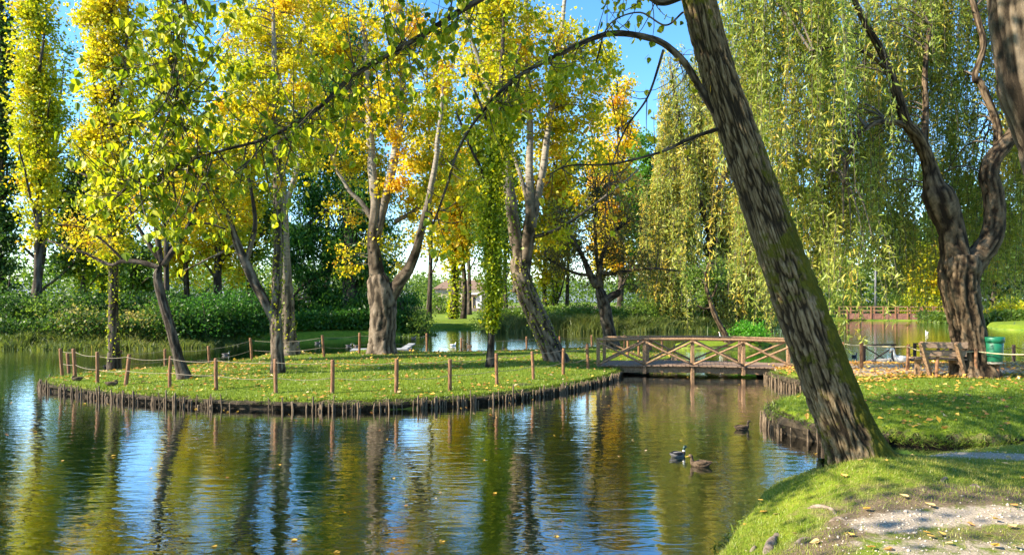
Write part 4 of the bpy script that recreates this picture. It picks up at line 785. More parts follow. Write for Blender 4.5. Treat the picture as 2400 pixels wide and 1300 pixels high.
def inframe(p):
    u = U0 + p[0] / p[1] * F; v = V0 - (p[2] - CZ) / p[1] * F; return 0 < u < 2400 and 0 < v < 1300
gh.shuffle(spots_idx := np.arange(len(spots))); nin = 0; foliage = {}
for si in spots_idx:
    b, p, ti = spots[si]; s = 0.066 * gh.uniform(0.75, 1.25); k = int(gh.integers(0, 3))
    rot = Matrix.Rotation(gh.uniform(0, 6.28), 3, 'Z') @ Matrix.Rotation(gh.normal(0, 0.55), 3, 'X') @ Matrix.Rotation(gh.normal(0, 0.4), 3, 'Y')
    if nin < 300 and inframe(p):
        bo = boughs[b][0]; o = bpy.data.objects.new('leaf', leaf_mesh(k, ti, 'poplar')); col.objects.link(o); o.parent = bo
        o.location = Vector(p) - hero.location - bo.location; o.rotation_euler = rot.to_euler(); o.scale = (s, s, s); nin += 1
    else:
        v, t = leaf_shape(k); foliage.setdefault(b, MB()).add(v * s @ np.array(rot).T + p, t, tint=ti)
for b, m_ in foliage.items(): o = part('foliage', m_, LEAF['poplar'], boughs[b][0]); o['kind'] = 'stuff'
# upper crown of the same tree, above the picture, that dapples the ground
cg = np.random.default_rng(8); cc = np.concatenate([np.array(c) + cg.normal(0, 1, (n, 3)) * np.array(s) for c, s, n in
     [((1.0, 5.5, 8.6), (1.5, 1.3, 0.8), 70), ((-1.2, 4.2, 7.4), (1.4, 1.2, 0.6), 50), ((3.0, 6.5, 9.5), (1.4, 1.4, 0.9), 50), ((-3.2, 4.6, 6.6), (1.0, 0.9, 0.5), 30), ((-3.2, 8.4, 9.0), (1.6, 1.0, 0.5), 90), ((0.2, 8.3, 9.6), (1.4, 1.0, 0.6), 60)]])
cc = cc[((cc[:, 2] - CZ) / np.maximum(cc[:, 1], 0.5) > 0.62) & (cc[:, 1] > 2.6)]
up = boughs[4][1][:, :3]; allb = np.concatenate([boughs[4][1][:60, :3], boughs[5][1][:, :3], tr1[245:, :3]]); k = np.linalg.norm(cc[:, None] - allb[None], axis=2).argmin(1)
mb = MB(); tubes_batch(mb, allb[k], cc, 0.03, 0.006, 0.5, 5, 5, 4); part('upper_twigs', mb, BARK['dark'], hero)['kind'] = 'stuff'
idx = cg.integers(0, len(cc), 16000); mb = MB(); leaves(mb, cc[idx] + cg.normal(0, 0.30, (16000, 3)), 0.12, 0.9, 0.8, cg.normal(0.35, 0.15, 16000), cg); part('crown', mb, LEAF['poplar'], hero)

# ------------------------------------------------------------------ shrubs and reeds on the far banks
def shrub(name, label, u, Y, hgt, wid, leaf='green', mu=0.5, n=2600, size=0.16, seed=1, group=None, hf=h_ground, aspect=0.7, droop=0.2):
    g = np.random.default_rng(seed); x = (u - U0) / F * Y; b = np.array([x, Y, zof(hf, x, Y)]); r_ = thing(name, b, label, 'bush', group)
    c = 26; d = unit(g.normal(0, 1, (c, 3))); d[:, 2] = np.abs(d[:, 2]) * 1.0; rad = g.uniform(0.35, 1, c) ** 0.5
    C = b + d * rad[:, None] * np.array([wid / 2, wid / 2, hgt * 0.92]) + [0, 0, 0.08]
    mb = MB(); tubes_batch(mb, np.repeat(b[None] - [0, 0, .1], c, 0) + g.normal(0, 0.12, (c, 3)) * [wid, wid, 0], C, 0.03, 0.008, 0.3, 4, 4, seed); part('stems', mb, BARK['dark'], r_)
    i = g.integers(0, c, n); P = C[i] + g.normal(0, 1, (n, 3)) * np.array([wid, wid, hgt]) * 0.13 + [0, 0, 0]; P[:, 2] = np.maximum(P[:, 2], 0.05)
    mb = MB(); leaves(mb, P, size, aspect, droop, mu + g.normal(0, 0.12, c)[i] + g.normal(0, 0.1, n), g); part('foliage', mb, LEAF[leaf], r_); return r_
def reeds(name, label, u, Y, hgt, wid, mu, n, seed, group=None):
    g = np.random.default_rng(seed); x = (u - U0) / F * Y; b = np.array([x, Y, zof(h_ground, x, Y)]); r_ = thing(name, b, label, 'reeds', group)
    px = x + g.uniform(-wid / 2, wid / 2, n); py = Y + g.normal(0, 0.6, n); P = np.stack([px, py, np.maximum(h_ground(px, py), -0.1) - 0.05], -1)
    hh = hgt * (0.15 + 1.0 * vnoise(np.stack([px * 1.1, py, px * 0 + seed], -1))) * g.uniform(0.6, 1.1, n)
    d = np.stack([g.normal(0, 0.22, n), g.normal(0, 0.22, n), np.ones(n)], -1); ben = np.stack([g.normal(0, 0.3, n), g.normal(0, 0.3, n), -0.1 * np.ones(n)], -1)
    s = np.stack([np.cos(a := g.uniform(0, 6.28, n)), np.sin(a), a * 0], -1) * 0.028
    m1 = P + d * hh[:, None] * 0.55; t1 = P + (d + ben) * hh[:, None]
    V = np.stack([P - s, P + s, m1 + s * 0.8, m1 - s * 0.8, t1], 1); k = np.arange(n)[:, None] * 5
    ti = np.repeat(np.clip(mu + g.normal(0, 0.15, n), 0, 1), 5); mb = MB(); mb.add(V.reshape(-1, 3), k + np.array([[0, 1, 2, 3]]), tint=ti)
    mb.t.append(k + np.array([[3, 2, 4]])); o = part('blades', mb, LEAF['reed'], r_, smooth=False); o['kind'] = 'stuff'; return r_
SH = [  # u, Y, height, width, leaf, mu, label
 (10, 38.0, 2.6, 3.4, 'green', 0.40, 'dark bush at the left edge of the far shore'), (75, 39.0, 2.4, 3.2, 'green', 0.62, 'bluish green bush second from the left edge on the far shore'),
 (135, 38.6, 2.9, 3.2, 'green', 0.70, 'tall bush left of the columnar poplar on the far shore'), (205, 37.6, 2.0, 3.0, 'reed', 0.5, 'low scrubby bush just left of the columnar poplar stem'),
 (335, 38.2, 1.9, 3.0, 'reed', 0.7, 'pale dry bush between columnar poplar and crooked tree'), (395, 38.2, 2.1, 2.8, 'green', 0.55, 'dark bush right behind the crooked tree stem'),
 (455, 38.6, 2.9, 3.4, 'cypress', 0.35, 'glossy green bush right of the crooked tree'), (515, 40.2, 3.1, 3.4, 'cypress', 0.45, 'high glossy bush midway between crooked tree and forked poplar'),
 (572, 42, 3.0, 3.4, 'cypress', 0.32, 'dark glossy bush left of the forked poplar'), (625, 43.6, 2.8, 3.0, 'green', 0.8, 'light green bush behind the foot of the forked poplar'),
 (985, 49.5, 2.3, 2.6, 'green', 0.95, 'leafy bush at the edge of the far lawn inlet'), (955, 50.5, 1.7, 2.4, 'green', 0.6, 'low dark bush beside the evergreen at the inlet'),
 (1165, 58.5, 1.9, 3.4, 'green', 0.75, 'bush on the shore just right of the far lawn'), (1500, 57, 2.4, 3.4, 'green', 1.0, 'yellow green bush on the shore left of the distant willow'), (1360, 58, 1.7, 3.0, 'green', 0.85, 'low bush on the shore left of the gnarled tree'),
 (1030, 100, 3.2, 6.5, 'green', 0.9, 'bush beyond the far lawn in front of the house'), (1965, 99, 3.0, 7.0, 'green', 1.0, 'pale bush behind the left end of the boardwalk'), (2080, 101, 3.2, 7.0, 'green', 0.8, 'bush behind the middle of the boardwalk'),
 (2160, 99, 3.0, 6.0, 'poplar', 0.5, 'bright yellow green bush behind the right end of the boardwalk'), (2365, 72, 2.4, 3.4, 'poplar', 0.62, 'yellow leaved bush on the far right shore'), (2310, 75, 2.0, 3.4, 'poplar', 0.55, 'yellow green bush right of the old willow trunk on the far shore')]
for i, (u, Y, hg, wd, lf, mu, lb) in enumerate(SH): shrub('shrub', lb, u, Y, hg, wd, lf, mu, 2600, 0.15 if Y < 60 else 0.28, 700 + i, 'bushes along the far shore')
for i, (u, Y, hg, wd, lb) in enumerate([(2170, 9.55, 0.28, 0.5, 'low weedy plant in the shaded hollow right behind the leaning trunk'), (2270, 9.6, 0.34, 0.6, 'leafy weed clump in the hollow, middle of the bank foot'), (2370, 9.55, 0.36, 0.7, 'pale weed clump in the hollow at the right edge')]): shrub('weed_clump', lb, u, Y, hg, wd, 'green', 0.6 + 0.15 * i, 900, 0.05, 751 + i, 'weeds in the hollow', hf=h_right)
shrub('round_bush', 'bright green rounded bush on the tiny islet', 1753, 36.3, 1.05, 1.75, 'bright', 0.5, 3200, 0.10, 741, hf=h_islet)
RD = [(30, 36.0, 1.1, 4, 0.30), (120, 35.8, 1.0, 4, 0.35), (215, 35.6, 1.0, 4, 0.45), (320, 36.2, 1.1, 4, 0.6), (420, 37.0, 0.9, 3.6, 0.45), (505, 38.9, 0.8, 3.4, 0.35), (1185, 56.5, 1.5, 4, 0.6), (1245, 55.2, 1.6, 4, 0.8), (1310, 54.6, 1.5, 4, 0.55), (1380, 54.3, 1.7, 4, 0.5), (1450, 54.6, 1.6, 4, 0.5), (1520, 55.4, 1.5, 4, 0.45), (1590, 56.8, 1.4, 4, 0.4), (1660, 58.0, 1.3, 5, 0.4), (1740, 60, 1.2, 5, 0.4)]
RL = ['at the left edge of the far shore', 'second from the left edge', 'just left of the columnar poplar stem', 'pale and dry right of the columnar poplar', 'behind the crooked tree', 'left of the forked poplar',
      'just right of the far lawn', 'pale and dry behind the leaning poplar trunk', 'right of the leaning poplar trunk', 'left of the gnarled tree', 'right behind the gnarled tree', 'in front of the yellow green bush', 'at the left foot of the distant willow', 'below the distant willow', 'at the right foot of the distant willow']
for i, ((u, Y, hg, wd, mu), lb) in enumerate(zip(RD, RL)): reeds('reed_clump', 'clump of reeds on the shore ' + lb, u, Y, hg * 0.85, wd, mu * 0.8, 1700, 800 + i, 'reeds along the far shore')

def undergrowth(name, label, line, hgt, n, size, leaf, mu, seed, depth=3.0):
    g = np.random.default_rng(seed); L_ = np.array(line, float); t = g.uniform(0, len(L_) - 1, n); i = np.minimum(t.astype(int), len(L_) - 2); f = (t - i)[:, None]
    p = L_[i] * (1 - f) + L_[i + 1] * f; x = (p[:, 0] - U0) / F * p[:, 1]; y = p[:, 1] + g.uniform(0, depth, n)
    top = hgt * (0.35 + 0.95 * n2(x, y, 0.45, seed, 4)); z = np.maximum(h_ground(x, y), 0.05) + top * g.uniform(0, 1, n) ** 0.7
    mb = MB(); leaves(mb, np.stack([x, y, z], -1), size, 0.7, 0.2, mu + 0.5 * (n2(x, y, 0.6, seed + 2) - 0.5) + g.normal(0, 0.12, n), g); tag(link(name, mb.mesh(name), LEAF[leaf]), label, 'undergrowth', kind='stuff')
undergrowth('undergrowth', 'dense dark undergrowth behind the bushes on the far left shore', [(-60, 39), (200, 39.5), (400, 40), (520, 42.5), (660, 46)], 2.6, 20000, 0.2, 'green', 0.3, 761, 5.0)
undergrowth('undergrowth', 'low leafy plants at the waterline of the far left shore', [(-60, 36.0), (200, 35.9), (390, 36.8), (510, 38.9), (620, 41.4)], 1.5, 12000, 0.15, 'green', 0.5, 767, 2.2)
undergrowth('undergrowth', 'deep green undergrowth below the big feathery evergreen', [(650, 43.2), (760, 45.6), (860, 47.4), (950, 48.6)], 1.6, 9000, 0.2, 'cypress', 0.4, 768, 3.5)
undergrowth('undergrowth', 'green undergrowth along the shore behind the footbridge', [(1140, 59), (1260, 57), (1400, 56.5), (1540, 58), (1700, 61), (1800, 66)], 1.6, 12000, 0.24, 'green', 0.85, 762, 4.0)
undergrowth('undergrowth', 'hedge-like undergrowth on the far right shore', [(2190, 82), (2300, 72), (2460, 66)], 1.3, 6000, 0.3, 'green', 0.8, 763, 4.0)
undergrowth('far_woods', 'far-off wood beyond the water on the left', [(-200, 95), (250, 100), (700, 110), (1000, 150)], 9.5, 22000, 0.55, 'green', 0.8, 764, 30.0)
undergrowth('far_woods', 'far-off wood beyond the boardwalk on the right', [(1560, 140), (1900, 130), (2250, 125), (2700, 110)], 11.0, 17000, 0.66, 'green', 0.75, 765, 30.0)
undergrowth('far_woods', 'distant line of trees behind the brown field', [(960, 280), (1300, 300), (1600, 280)], 15.0, 13000, 1.0, 'green', 0.9, 766, 30.0)
# ------------------------------------------------------------------ stake edging of the banks
def stake_mesh():
    mb = MB(); p = np.array([[0, 0, -0.55], [0.004, 0, -0.2], [-0.003, 0.003, 0.1], [0.002, -0.002, 0.27], [0.0, 0, 0.30]]); tube(mb, p, [0.017, 0.019, 0.018, 0.016, 0.009], 6, 0.0); return mb.mesh('stake')
SM = stake_mesh(); SM.materials.append(M['stake'])
def edging(label, poly, hf, keep, n, seed):
    g = np.random.default_rng(seed); P = np.array(poly); Q = np.vstack([P, P[:1]]); seg = np.linalg.norm(np.diff(Q, axis=0), axis=1); cum = np.concatenate([[0], np.cumsum(seg)])
    ss = np.linspace(0, cum[-1], 4000); X = np.interp(ss, cum, Q[:, 0]); Yy = np.interp(ss, cum, Q[:, 1]); ok = keep(X, Yy); ss = ss[ok]; 
    r_ = thing('stake_edging', (float(X[ok].mean()), float(Yy[ok].mean()), 0), label, 'stakes'); k = 0; tries = 0
    while k < n and tries < n * 6:
        tries += 1; s = ss[g.integers(0, len(ss))] + g.normal(0, 0.01)
        if vnoise(np.array([s * 0.9, seed, 0.0])) < 0.30 and g.uniform() < 0.8: continue
        x, y = np.interp(s, cum, Q[:, 0]), np.interp(s, cum, Q[:, 1]); x2, y2 = np.interp(s + 0.05, cum, Q[:, 0]), np.interp(s + 0.05, cum, Q[:, 1])
        nn = np.array([y2 - y, -(x2 - x)]); nn /= np.linalg.norm(nn) + 1e-9; o_ = 0.12 + g.uniform(0, 0.06)
        sg = 1 if sdf(poly, np.array([x + nn[0] * 0.1]), np.array([y + nn[1] * 0.1]))[0] < 0 else -1
        o = bpy.data.objects.new('stake', SM); col.objects.link(o); o.parent = r_; o.location = Vector((x + sg * nn[0] * o_, y + sg * nn[1] * o_, g.normal(-0.05, 0.05))) - r_.location
        sc_ = g.uniform(0.6, 1.4); o.scale = (sc_, sc_, g.uniform(0.62, 1.05)); o.rotation_euler = (g.normal(0, 0.06), g.normal(0, 0.06), g.uniform(0, 6.28)); k += 1
    return r_
edging('row of weathered stakes shoring the near edge of the island', ISLAND, h_island, lambda x, y: ((y < 24) & (x > -13.6) & (x < 3.4) & (y - 0.0 * x < 21.5)), 295, 3)
edging('short row of stakes on the island shore seen through the footbridge', ISLAND, h_island, lambda x, y: (x > 4.2) & (y < 28), 34, 4)
edging('row of weathered stakes shoring the lawn right of the ducks', RIGHT, h_right, lambda x, y: (x < 8.6) & (y < 21.5) & (y > 10.9) & ((x < 6.0) | (y > 13)), 120, 5)

# ------------------------------------------------------------------ rope fences
def catenary(a, b, sag, n=12):
    t = np.linspace(0, 1, n)[:, None]; p = np.array(a) * (1 - t) + np.array(b) * t; p[:, 2] -= (4 * sag * t * (1 - t))[:, 0]; return p
def post_mesh(r, h):
    mb = MB(); z = np.array([-0.2, 0.0, h * 0.35, h * 0.7, h - 0.02, h]); p = np.stack([0.006 * np.sin(z * 5), 0.006 * np.cos(z * 4), z], -1)
    tube(mb, p, np.array([1, 1, .98, .97, .95, .82]) * r, 10, 0.05, (30, 4)); return mb.mesh('post')
def rope_fence(label, pts, hf, post_h, r, ropes, mat_post, mat_rope, rr, sag=0.06, skip=(), lean=0.045, seed=1, two_side=True):
    g = np.random.default_rng(seed); B = [on(hf, u, v) for u, v in pts]; root = thing('rope_fence', B[0], label, 'fence'); me = post_mesh(r, post_h); me.materials.append(mat_post)
    for b in B:
        o = bpy.data.objects.new('post', me); col.objects.link(o); o.parent = root; o.location = Vector(b) - root.location
        o.rotation_euler = (g.normal(0, lean), g.normal(0, lean), g.uniform(0, 6.28)); s = g.uniform(0.92, 1.08); o.scale = (s, s, g.uniform(0.95, 1.06))
    for i, (a, b) in enumerate(zip(B[:-1], B[1:])):
        if i in skip: continue
        for h in ropes:
            off = np.array([0, 0, post_h * h]); mb = MB(); tube(mb, catenary(a + off, b + off, sag * g.uniform(0.6, 1.5) * np.linalg.norm(b - a) / 2), rr, 6); part('rope', mb, mat_rope, root)
    return root
rope_fence('rope fence with red brown posts along the near edge of the island', [(146, 881), (176, 884), (228, 897), (295, 901), (398, 907), (507, 914), (646, 921), (779, 921), (928, 921), (1055, 914), (1164, 901), (1250, 888), (1320, 877), (1378, 864)],
           h_island, 0.80, 0.048, (0.90, 0.45), M['post'], M['rope'], 0.007, seed=21)
rope_fence('rope fence with red brown posts along the back edge of the island', [(162, 868), (279, 860), (388, 853), (491, 849), (590, 843), (760, 836), (842, 829), (923, 826), (1000, 824), (1082, 822), (1234, 818), (1312, 815), (1388, 812), (1464, 811), (1523, 812)],
           h_island, 0.80, 0.048, (0.90, 0.45), M['post'], M['rope'], 0.007, seed=22)
rope_fence('short rope fence on the island behind the footbridge rail', [(1526, 815), (1554, 825), (1497, 832), (1471, 838)], h_island, 0.80, 0.048, (0.9,), M['post'], M['rope'], 0.007, seed=23)
rope_fence('thick yellow rope fence with wooden posts in front of the bench', [(1980, 858), (2018, 862), (2127, 868), (2195, 884), (2290, 886), (2420, 896)], h_right, 0.70, 0.045, (0.93,), M['post'], M['thickrope'], 0.014, sag=0.05, seed=24, lean=0.05)
# dark fence at the water's edge with crossed panels
def dark_fence():
    root = thing('shore_fence', on(h_right, 2025, 840, 0.3), 'dark stained fence with crossed braces and sagging ropes at the water edge behind the goose', 'fence')
    P = [on(h_right, u, v, 0.3) for u, v in [(2025, 842), (2093, 841), (2144, 838), (2228, 838), (2345, 842), (2376, 840), (2420, 840)]]
    for b in P: mb = MB(); beam(mb, b - [0, 0, .2], b + [0, 0, 0.78], 0.09, 0.09); part('post', mb, M['darkwood'], root, False)
    for i in (0, 2):
        a, b = P[i], P[i + 1]; mb = MB(); beam(mb, a + [-.08, -.05, .80], b + [.08, -.05, .80], 0.06, 0.05); part('rail', mb, M['darkwood'], root, False)
        for k in (0, 1):
            z0, z1 = ((.72, .05), (.05, .72))[k]; mb = MB(); beam(mb, a + [0, -.05 - .035 * k, z0], b + [0, -.05 - .035 * k, z1], 0.05, 0.03); part('brace', mb, M['darkwood'], root, False)
    for i in (1, 3, 4, 5):
        for h in (0.72, 0.45): mb = MB(); tube(mb, catenary(P[i] + [0, 0, h], P[i + 1] + [0, 0, h], 0.09), 0.012, 6); part('rope', mb, M['darkrope'], root)
dark_fence()

# ------------------------------------------------------------------ footbridge
def bridge():
    A0, A1 = np.array([2.86, 22.7, 0.0]), np.array([8.95, 21.6, 0.0]); off = np.array([0.42, 1.5, 0.0]); dk = 0.33
    root = thing('footbridge', (A0 + A1 + off) / 2 * [1, 1, 0], 'rustic wooden footbridge with crossed rail braces between island and right bank', 'bridge')
    ax = (A1 - A0) / np.linalg.norm(A1 - A0); L = np.linalg.norm(A1 - A0); arch = lambda t: 0.05 * math.sin(math.pi * t)
    g = np.random.default_rng(31)
    n = 46
    for i in range(n):      # deck boards
        t = (i + 0.5) / n; c = A0 + ax * L * t; mb = MB(); e = g.normal(0, 0.02)
        beam(mb, c - off * (0.10 + e) + [0, 0, dk - 0.03 + arch(t) + g.normal(0, .004)], c + off * (1.10 + e) + [0, 0, dk - 0.03 + arch(t) + g.normal(0, .004)], L / n * 0.93, 0.045); part('plank', mb, M['plank'], root, False)
    for s in (0.04, 0.96):  # main side beams
        mb = MB(); q = [A0 + ax * L * t + off * s + [0, 0, dk - 0.17 + arch(t)] for t in (-0.02, 0.25, 0.5, 0.75, 1.02)]
        for a, b in zip(q[:-1], q[1:]): beam(mb, a, b, 0.10, 0.20)
        part('girder', mb, M['timber'], root, False)
    ts = [0.0, 0.243, 0.49, 0.745, 1.0]
    for s, sgn in ((0.0, -1), (1.0, 1)):
        out = -ax[[1, 0, 2]] * [-1, 1, 1] * 0
        base = [A0 + ax * L * t + off * s + [0, 0, dk + arch(t)] for t in ts]
        for i, b in enumerate(base):
            low = {2: -0.75, 1: -0.30, 3: -0.30}.get(i, -0.25); mb = MB(); beam(mb, b + [0, sgn * 0.05, low], b + [0, sgn * 0.05, 0.78], 0.105, 0.105); part('post', mb, M['timber'], root, False)
        for a, b in zip(base[:-1], base[1:]):
            mb = MB(); p = catenary(a + [-.06, 0, .83], b + [.06, 0, .83], 0.008, 7); tube(mb, p, np.array([1, .96, 1.03, .98, 1.02, .97, 1]) * 0.045, 9); part('rail', mb, M['timber'], root)
            for k, (z0, z1) in enumerate(((0.02, 0.74), (0.74, 0.02))):
                mb = MB(); yy = sgn * (0.115 + 0.06 * k); tube(mb, catenary(a + [0.03, yy, z0], b + [-0.03, yy, z1], g.normal(0, .012), 7), 0.034, 8); part('brace', mb, M['timber'], root)
    for t, w_ in ((0.0, 1.1), (0.92, 0.8)):
        c = A0 + ax * L * t + off * 0.5; mb = MB(); box(mb, [c[0], c[1], -0.30], (w_, 1.5, 0.80), math.atan2(ax[1], ax[0])); part('abutment', mb, M['concrete'], root, False)
bridge()

# ------------------------------------------------------------------ bench, bin
def bench():
    b = on(h_right, 2205, 884, 0.5); root = thing('park_bench', b, 'rough plank bench seen from behind beside the old willow', 'bench', rz=R(-12))
    W = 0.78
    def p(name, a, c, w_, h_, mat='timber'): mb = MB(); beam(mb, a, c, w_, h_); part(name, mb, M[mat], root, False, local=True)
    for s in (-1, 1):
        x = s * W / 2; p('back_support', (x + 0.22, 0.10, -0.08), (x - 0.12, -0.20, 0.86), 0.085, 0.11); p('leg', (x + 0.02, 0.48, -0.08), (x + 0.02, 0.44, 0.40), 0.10, 0.10); p('seat_bearer', (x + 0.02, -0.02, 0.37), (x + 0.02, 0.56, 0.38), 0.07, 0.09)
    for k in range(3): p('seat_plank', (-W / 2 - 0.16, 0.10 + 0.165 * k, 0.445), (W / 2 + 0.30, 0.10 + 0.165 * k, 0.445), 0.15, 0.045, 'plank')
    for k in range(2): p('back_plank', (-W / 2 - 0.10, -0.09 - 0.065 * k, 0.60 + 0.20 * k), (W / 2 + 0.14, -0.09 - 0.065 * k, 0.60 + 0.20 * k), 0.04, 0.15, 'plank')
bench()
def litter_bin():
    b = on(h_right, 2334, 886, 0.5); root = thing('litter_bin', b, 'green plastic litter bin on a short wooden post right of the old willow', 'bin')
    def lathe(prof, n=28, dent=0.0):
        th = np.linspace(0, 2 * np.pi, n, endpoint=False); V = np.array([[r * (1 + dent * math.sin(3 * a + z * 9)) * math.cos(a), r * (1 + dent * math.sin(2 * a + z * 7)) * math.sin(a), z] for r, z in prof for a in th])
        i, j = np.meshgrid(np.arange(len(prof) - 1), np.arange(n), indexing='ij'); f = np.stack([i * n + j, i * n + (j + 1) % n, (i + 1) * n + (j + 1) % n, (i + 1) * n + j], -1).reshape(-1, 4); return V, f
    mb = MB(); V, f = lathe([(0.01, 0.40), (0.165, 0.40), (0.17, 0.42), (0.185, 0.60), (0.195, 0.86), (0.19, 0.865), (0.175, 0.60), (0.16, 0.44), (0.01, 0.44)], dent=0.012); mb.add(V + [-0.04, 0, 0], f); part('bucket', mb, M['bin'], root, local=True)
    mb = MB(); V, f = lathe([(0.196, 0.86), (0.212, 0.87), (0.218, 0.93), (0.214, 0.99), (0.20, 1.0), (0.185, 0.985), (0.18, 0.88)], dent=0.015); mb.add(V + [-0.04, 0, 0], f); part('rim', mb, M['bin'], root, local=True)
    mb = MB(); V, f = lathe([(0.01, 0.335), (0.16, 0.34), (0.172, 0.36), (0.174, 0.398), (0.01, 0.399)]); mb.add(V + [-0.04, 0, 0], f); part('base_cup', mb, M['binfoot'], root, local=True)
    mb = MB(); tube(mb, np.array([[0.02, 0, -0.2], [0.02, 0, 0.1], [0.02, 0, 0.336]]), [0.065, 0.063, 0.062], 12); part('post', mb, M['post'], root, local=True)
litter_bin()

# ------------------------------------------------------------------ far boardwalk, lamp, raft, house
def boardwalk():
    a, b = at(1985, 748, 90.0), at(2215, 748, 87.0); a[2] = b[2] = 0.0; root = thing('boardwalk', (a + b) / 2, 'long red brown boardwalk with railing across the far right water', 'boardwalk')
    ax = (b - a) / np.linalg.norm(b - a); n = 14
    for i in range(n):
        p, q = a + (b - a) * i / n, a + (b - a) * (i + 1) / n; mb = MB(); beam(mb, p + [0.01, 0, 0.5], q - [0.01, 0, -0.5], 0.16, 0.66); part('side_board', mb, M['redwood'], root, False)
        mb = MB(); c = (p + q) / 2; box(mb, c + [0, 1.1, 0.86], ((b - a)[0] / n * 0.97, 2.2, 0.08)); part('deck_section', mb, M['redwood'], root, False)
    for s in (0, 2.1):
        for i in range(9):
            p = a + (b - a) * i / 8 + [0, s, 0]; mb = MB(); beam(mb, p + [0, -0.13 if s == 0 else 0, 0.2], p + [0, -0.13 if s == 0 else 0, 1.85], 0.16, 0.16); part('post', mb, M['post'], root, False)
        for z in (1.8, 1.3): mb = MB(); beam(mb, a + [0, s - 0.04, z], b + [0, s - 0.04, z], 0.08, 0.10); part('rail', mb, M['timber'], root, False)
boardwalk()
lb = ground_at(2052, 97); root = thing('lamp_pole', lb, 'tall thin grey pole rising behind the boardwalk', 'pole')
mb = MB(); tube(mb, np.array([lb - [0, 0, .3], lb + [0, 0, 4], lb + [0, 0, 8.2]]), [0.17, 0.14, 0.10], 10); part('pole', mb, M['lamp'], root)
mb = MB(); tube(mb, np.array([lb + [0, 0, 8.1], lb + [0.5, 0, 8.35], lb + [1.1, 0, 8.4]]), [0.06, 0.05, 0.05], 8); part('arm', mb, M['lamp'], root)
mb = MB(); box(mb, lb + [1.35, 0, 8.38], (0.7, 0.3, 0.14)); part('lamp_head', mb, M['lamp'], root, False)
def raft():
    c = at(895, 823, 33.2); c[2] = 0; root = thing('floating_raft', c, 'low pale grey floating raft behind the stout island poplar', 'raft', rz=R(8))
    for i in range(5): mb = MB(); beam(mb, (-1.45, -0.55 + 0.27 * i, 0.10), (1.25 + 0.05 * i, -0.55 + 0.27 * i, 0.10), 0.255, 0.06); part('board', mb, M['raft'], root, False, local=True)
    mb = MB(); beam(mb, (-1.45, -0.72, 0.05), (1.3, -0.72, 0.07), 0.06, 0.18); part('edge_board', mb, M['raft'], root, False, local=True)
    mb = MB(); beam(mb, (1.05, -0.55, 0.15), (1.45, 0.5, 0.34), 0.35, 0.06); part('ramp', mb, M['raft'], root, False, local=True)
raft()
def house():
    b = ground_at(1075, 150); root = thing('house', b, 'cream house with white porch half hidden behind the far poplars', 'house')
    x0, x1 = -5.2, 6.2; H = 4.2
    def P(name, c, s, m): mb = MB(); box(mb, c, s); return part(name, mb, M[m], root, False, local=True)
    P('wall', ((x0 + x1) / 2, 4, H / 2 - .3), (x1 - x0, 8, H + .6), 'wall')
    mb = MB(); mb.add([[x0 - .5, -.5, H], [x1 + .5, -.5, H], [x1 + .5, 8.5, H], [x0 - .5, 8.5, H], [x0 + 2, 4, H + 2], [x1 - 2, 4, H + 2]], [[0, 1, 5, 4], [2, 3, 4, 5]]); mb.t.append(np.array([[1, 2, 5], [3, 0, 4]])); part('roof', mb, M['rooftile'], root, False, local=True)
    for x in (-3.6, -1.2, 1.2):
        for z in (1.6,): w_ = P('window', (x, -0.03, z), (1.1, 0.1, 1.5), 'wallwhite'); mb = MB(); box(mb, (x, -0.09, z), (0.85, 0.06, 1.25)); link('pane', mb.mesh('pane', (0, 0, 0), False), M['glass'], w_)
    P('porch_roof', (3.7, -1.0, 3.1), (3.0, 2.0, 0.35), 'wallwhite'); P('porch_column', (2.5, -1.7, 1.3), (0.4, 0.4, 3.2), 'wallwhite'); P('porch_column', (4.9, -1.7, 1.3), (0.4, 0.4, 3.2), 'wallwhite')
    P('door', (3.7, -0.04, 1.2), (1.2, 0.1, 2.3), 'glass'); P('porch_wall', (4.3, -0.2, 1.3), (1.0, 0.3, 3.2), 'wallwhite')
house()

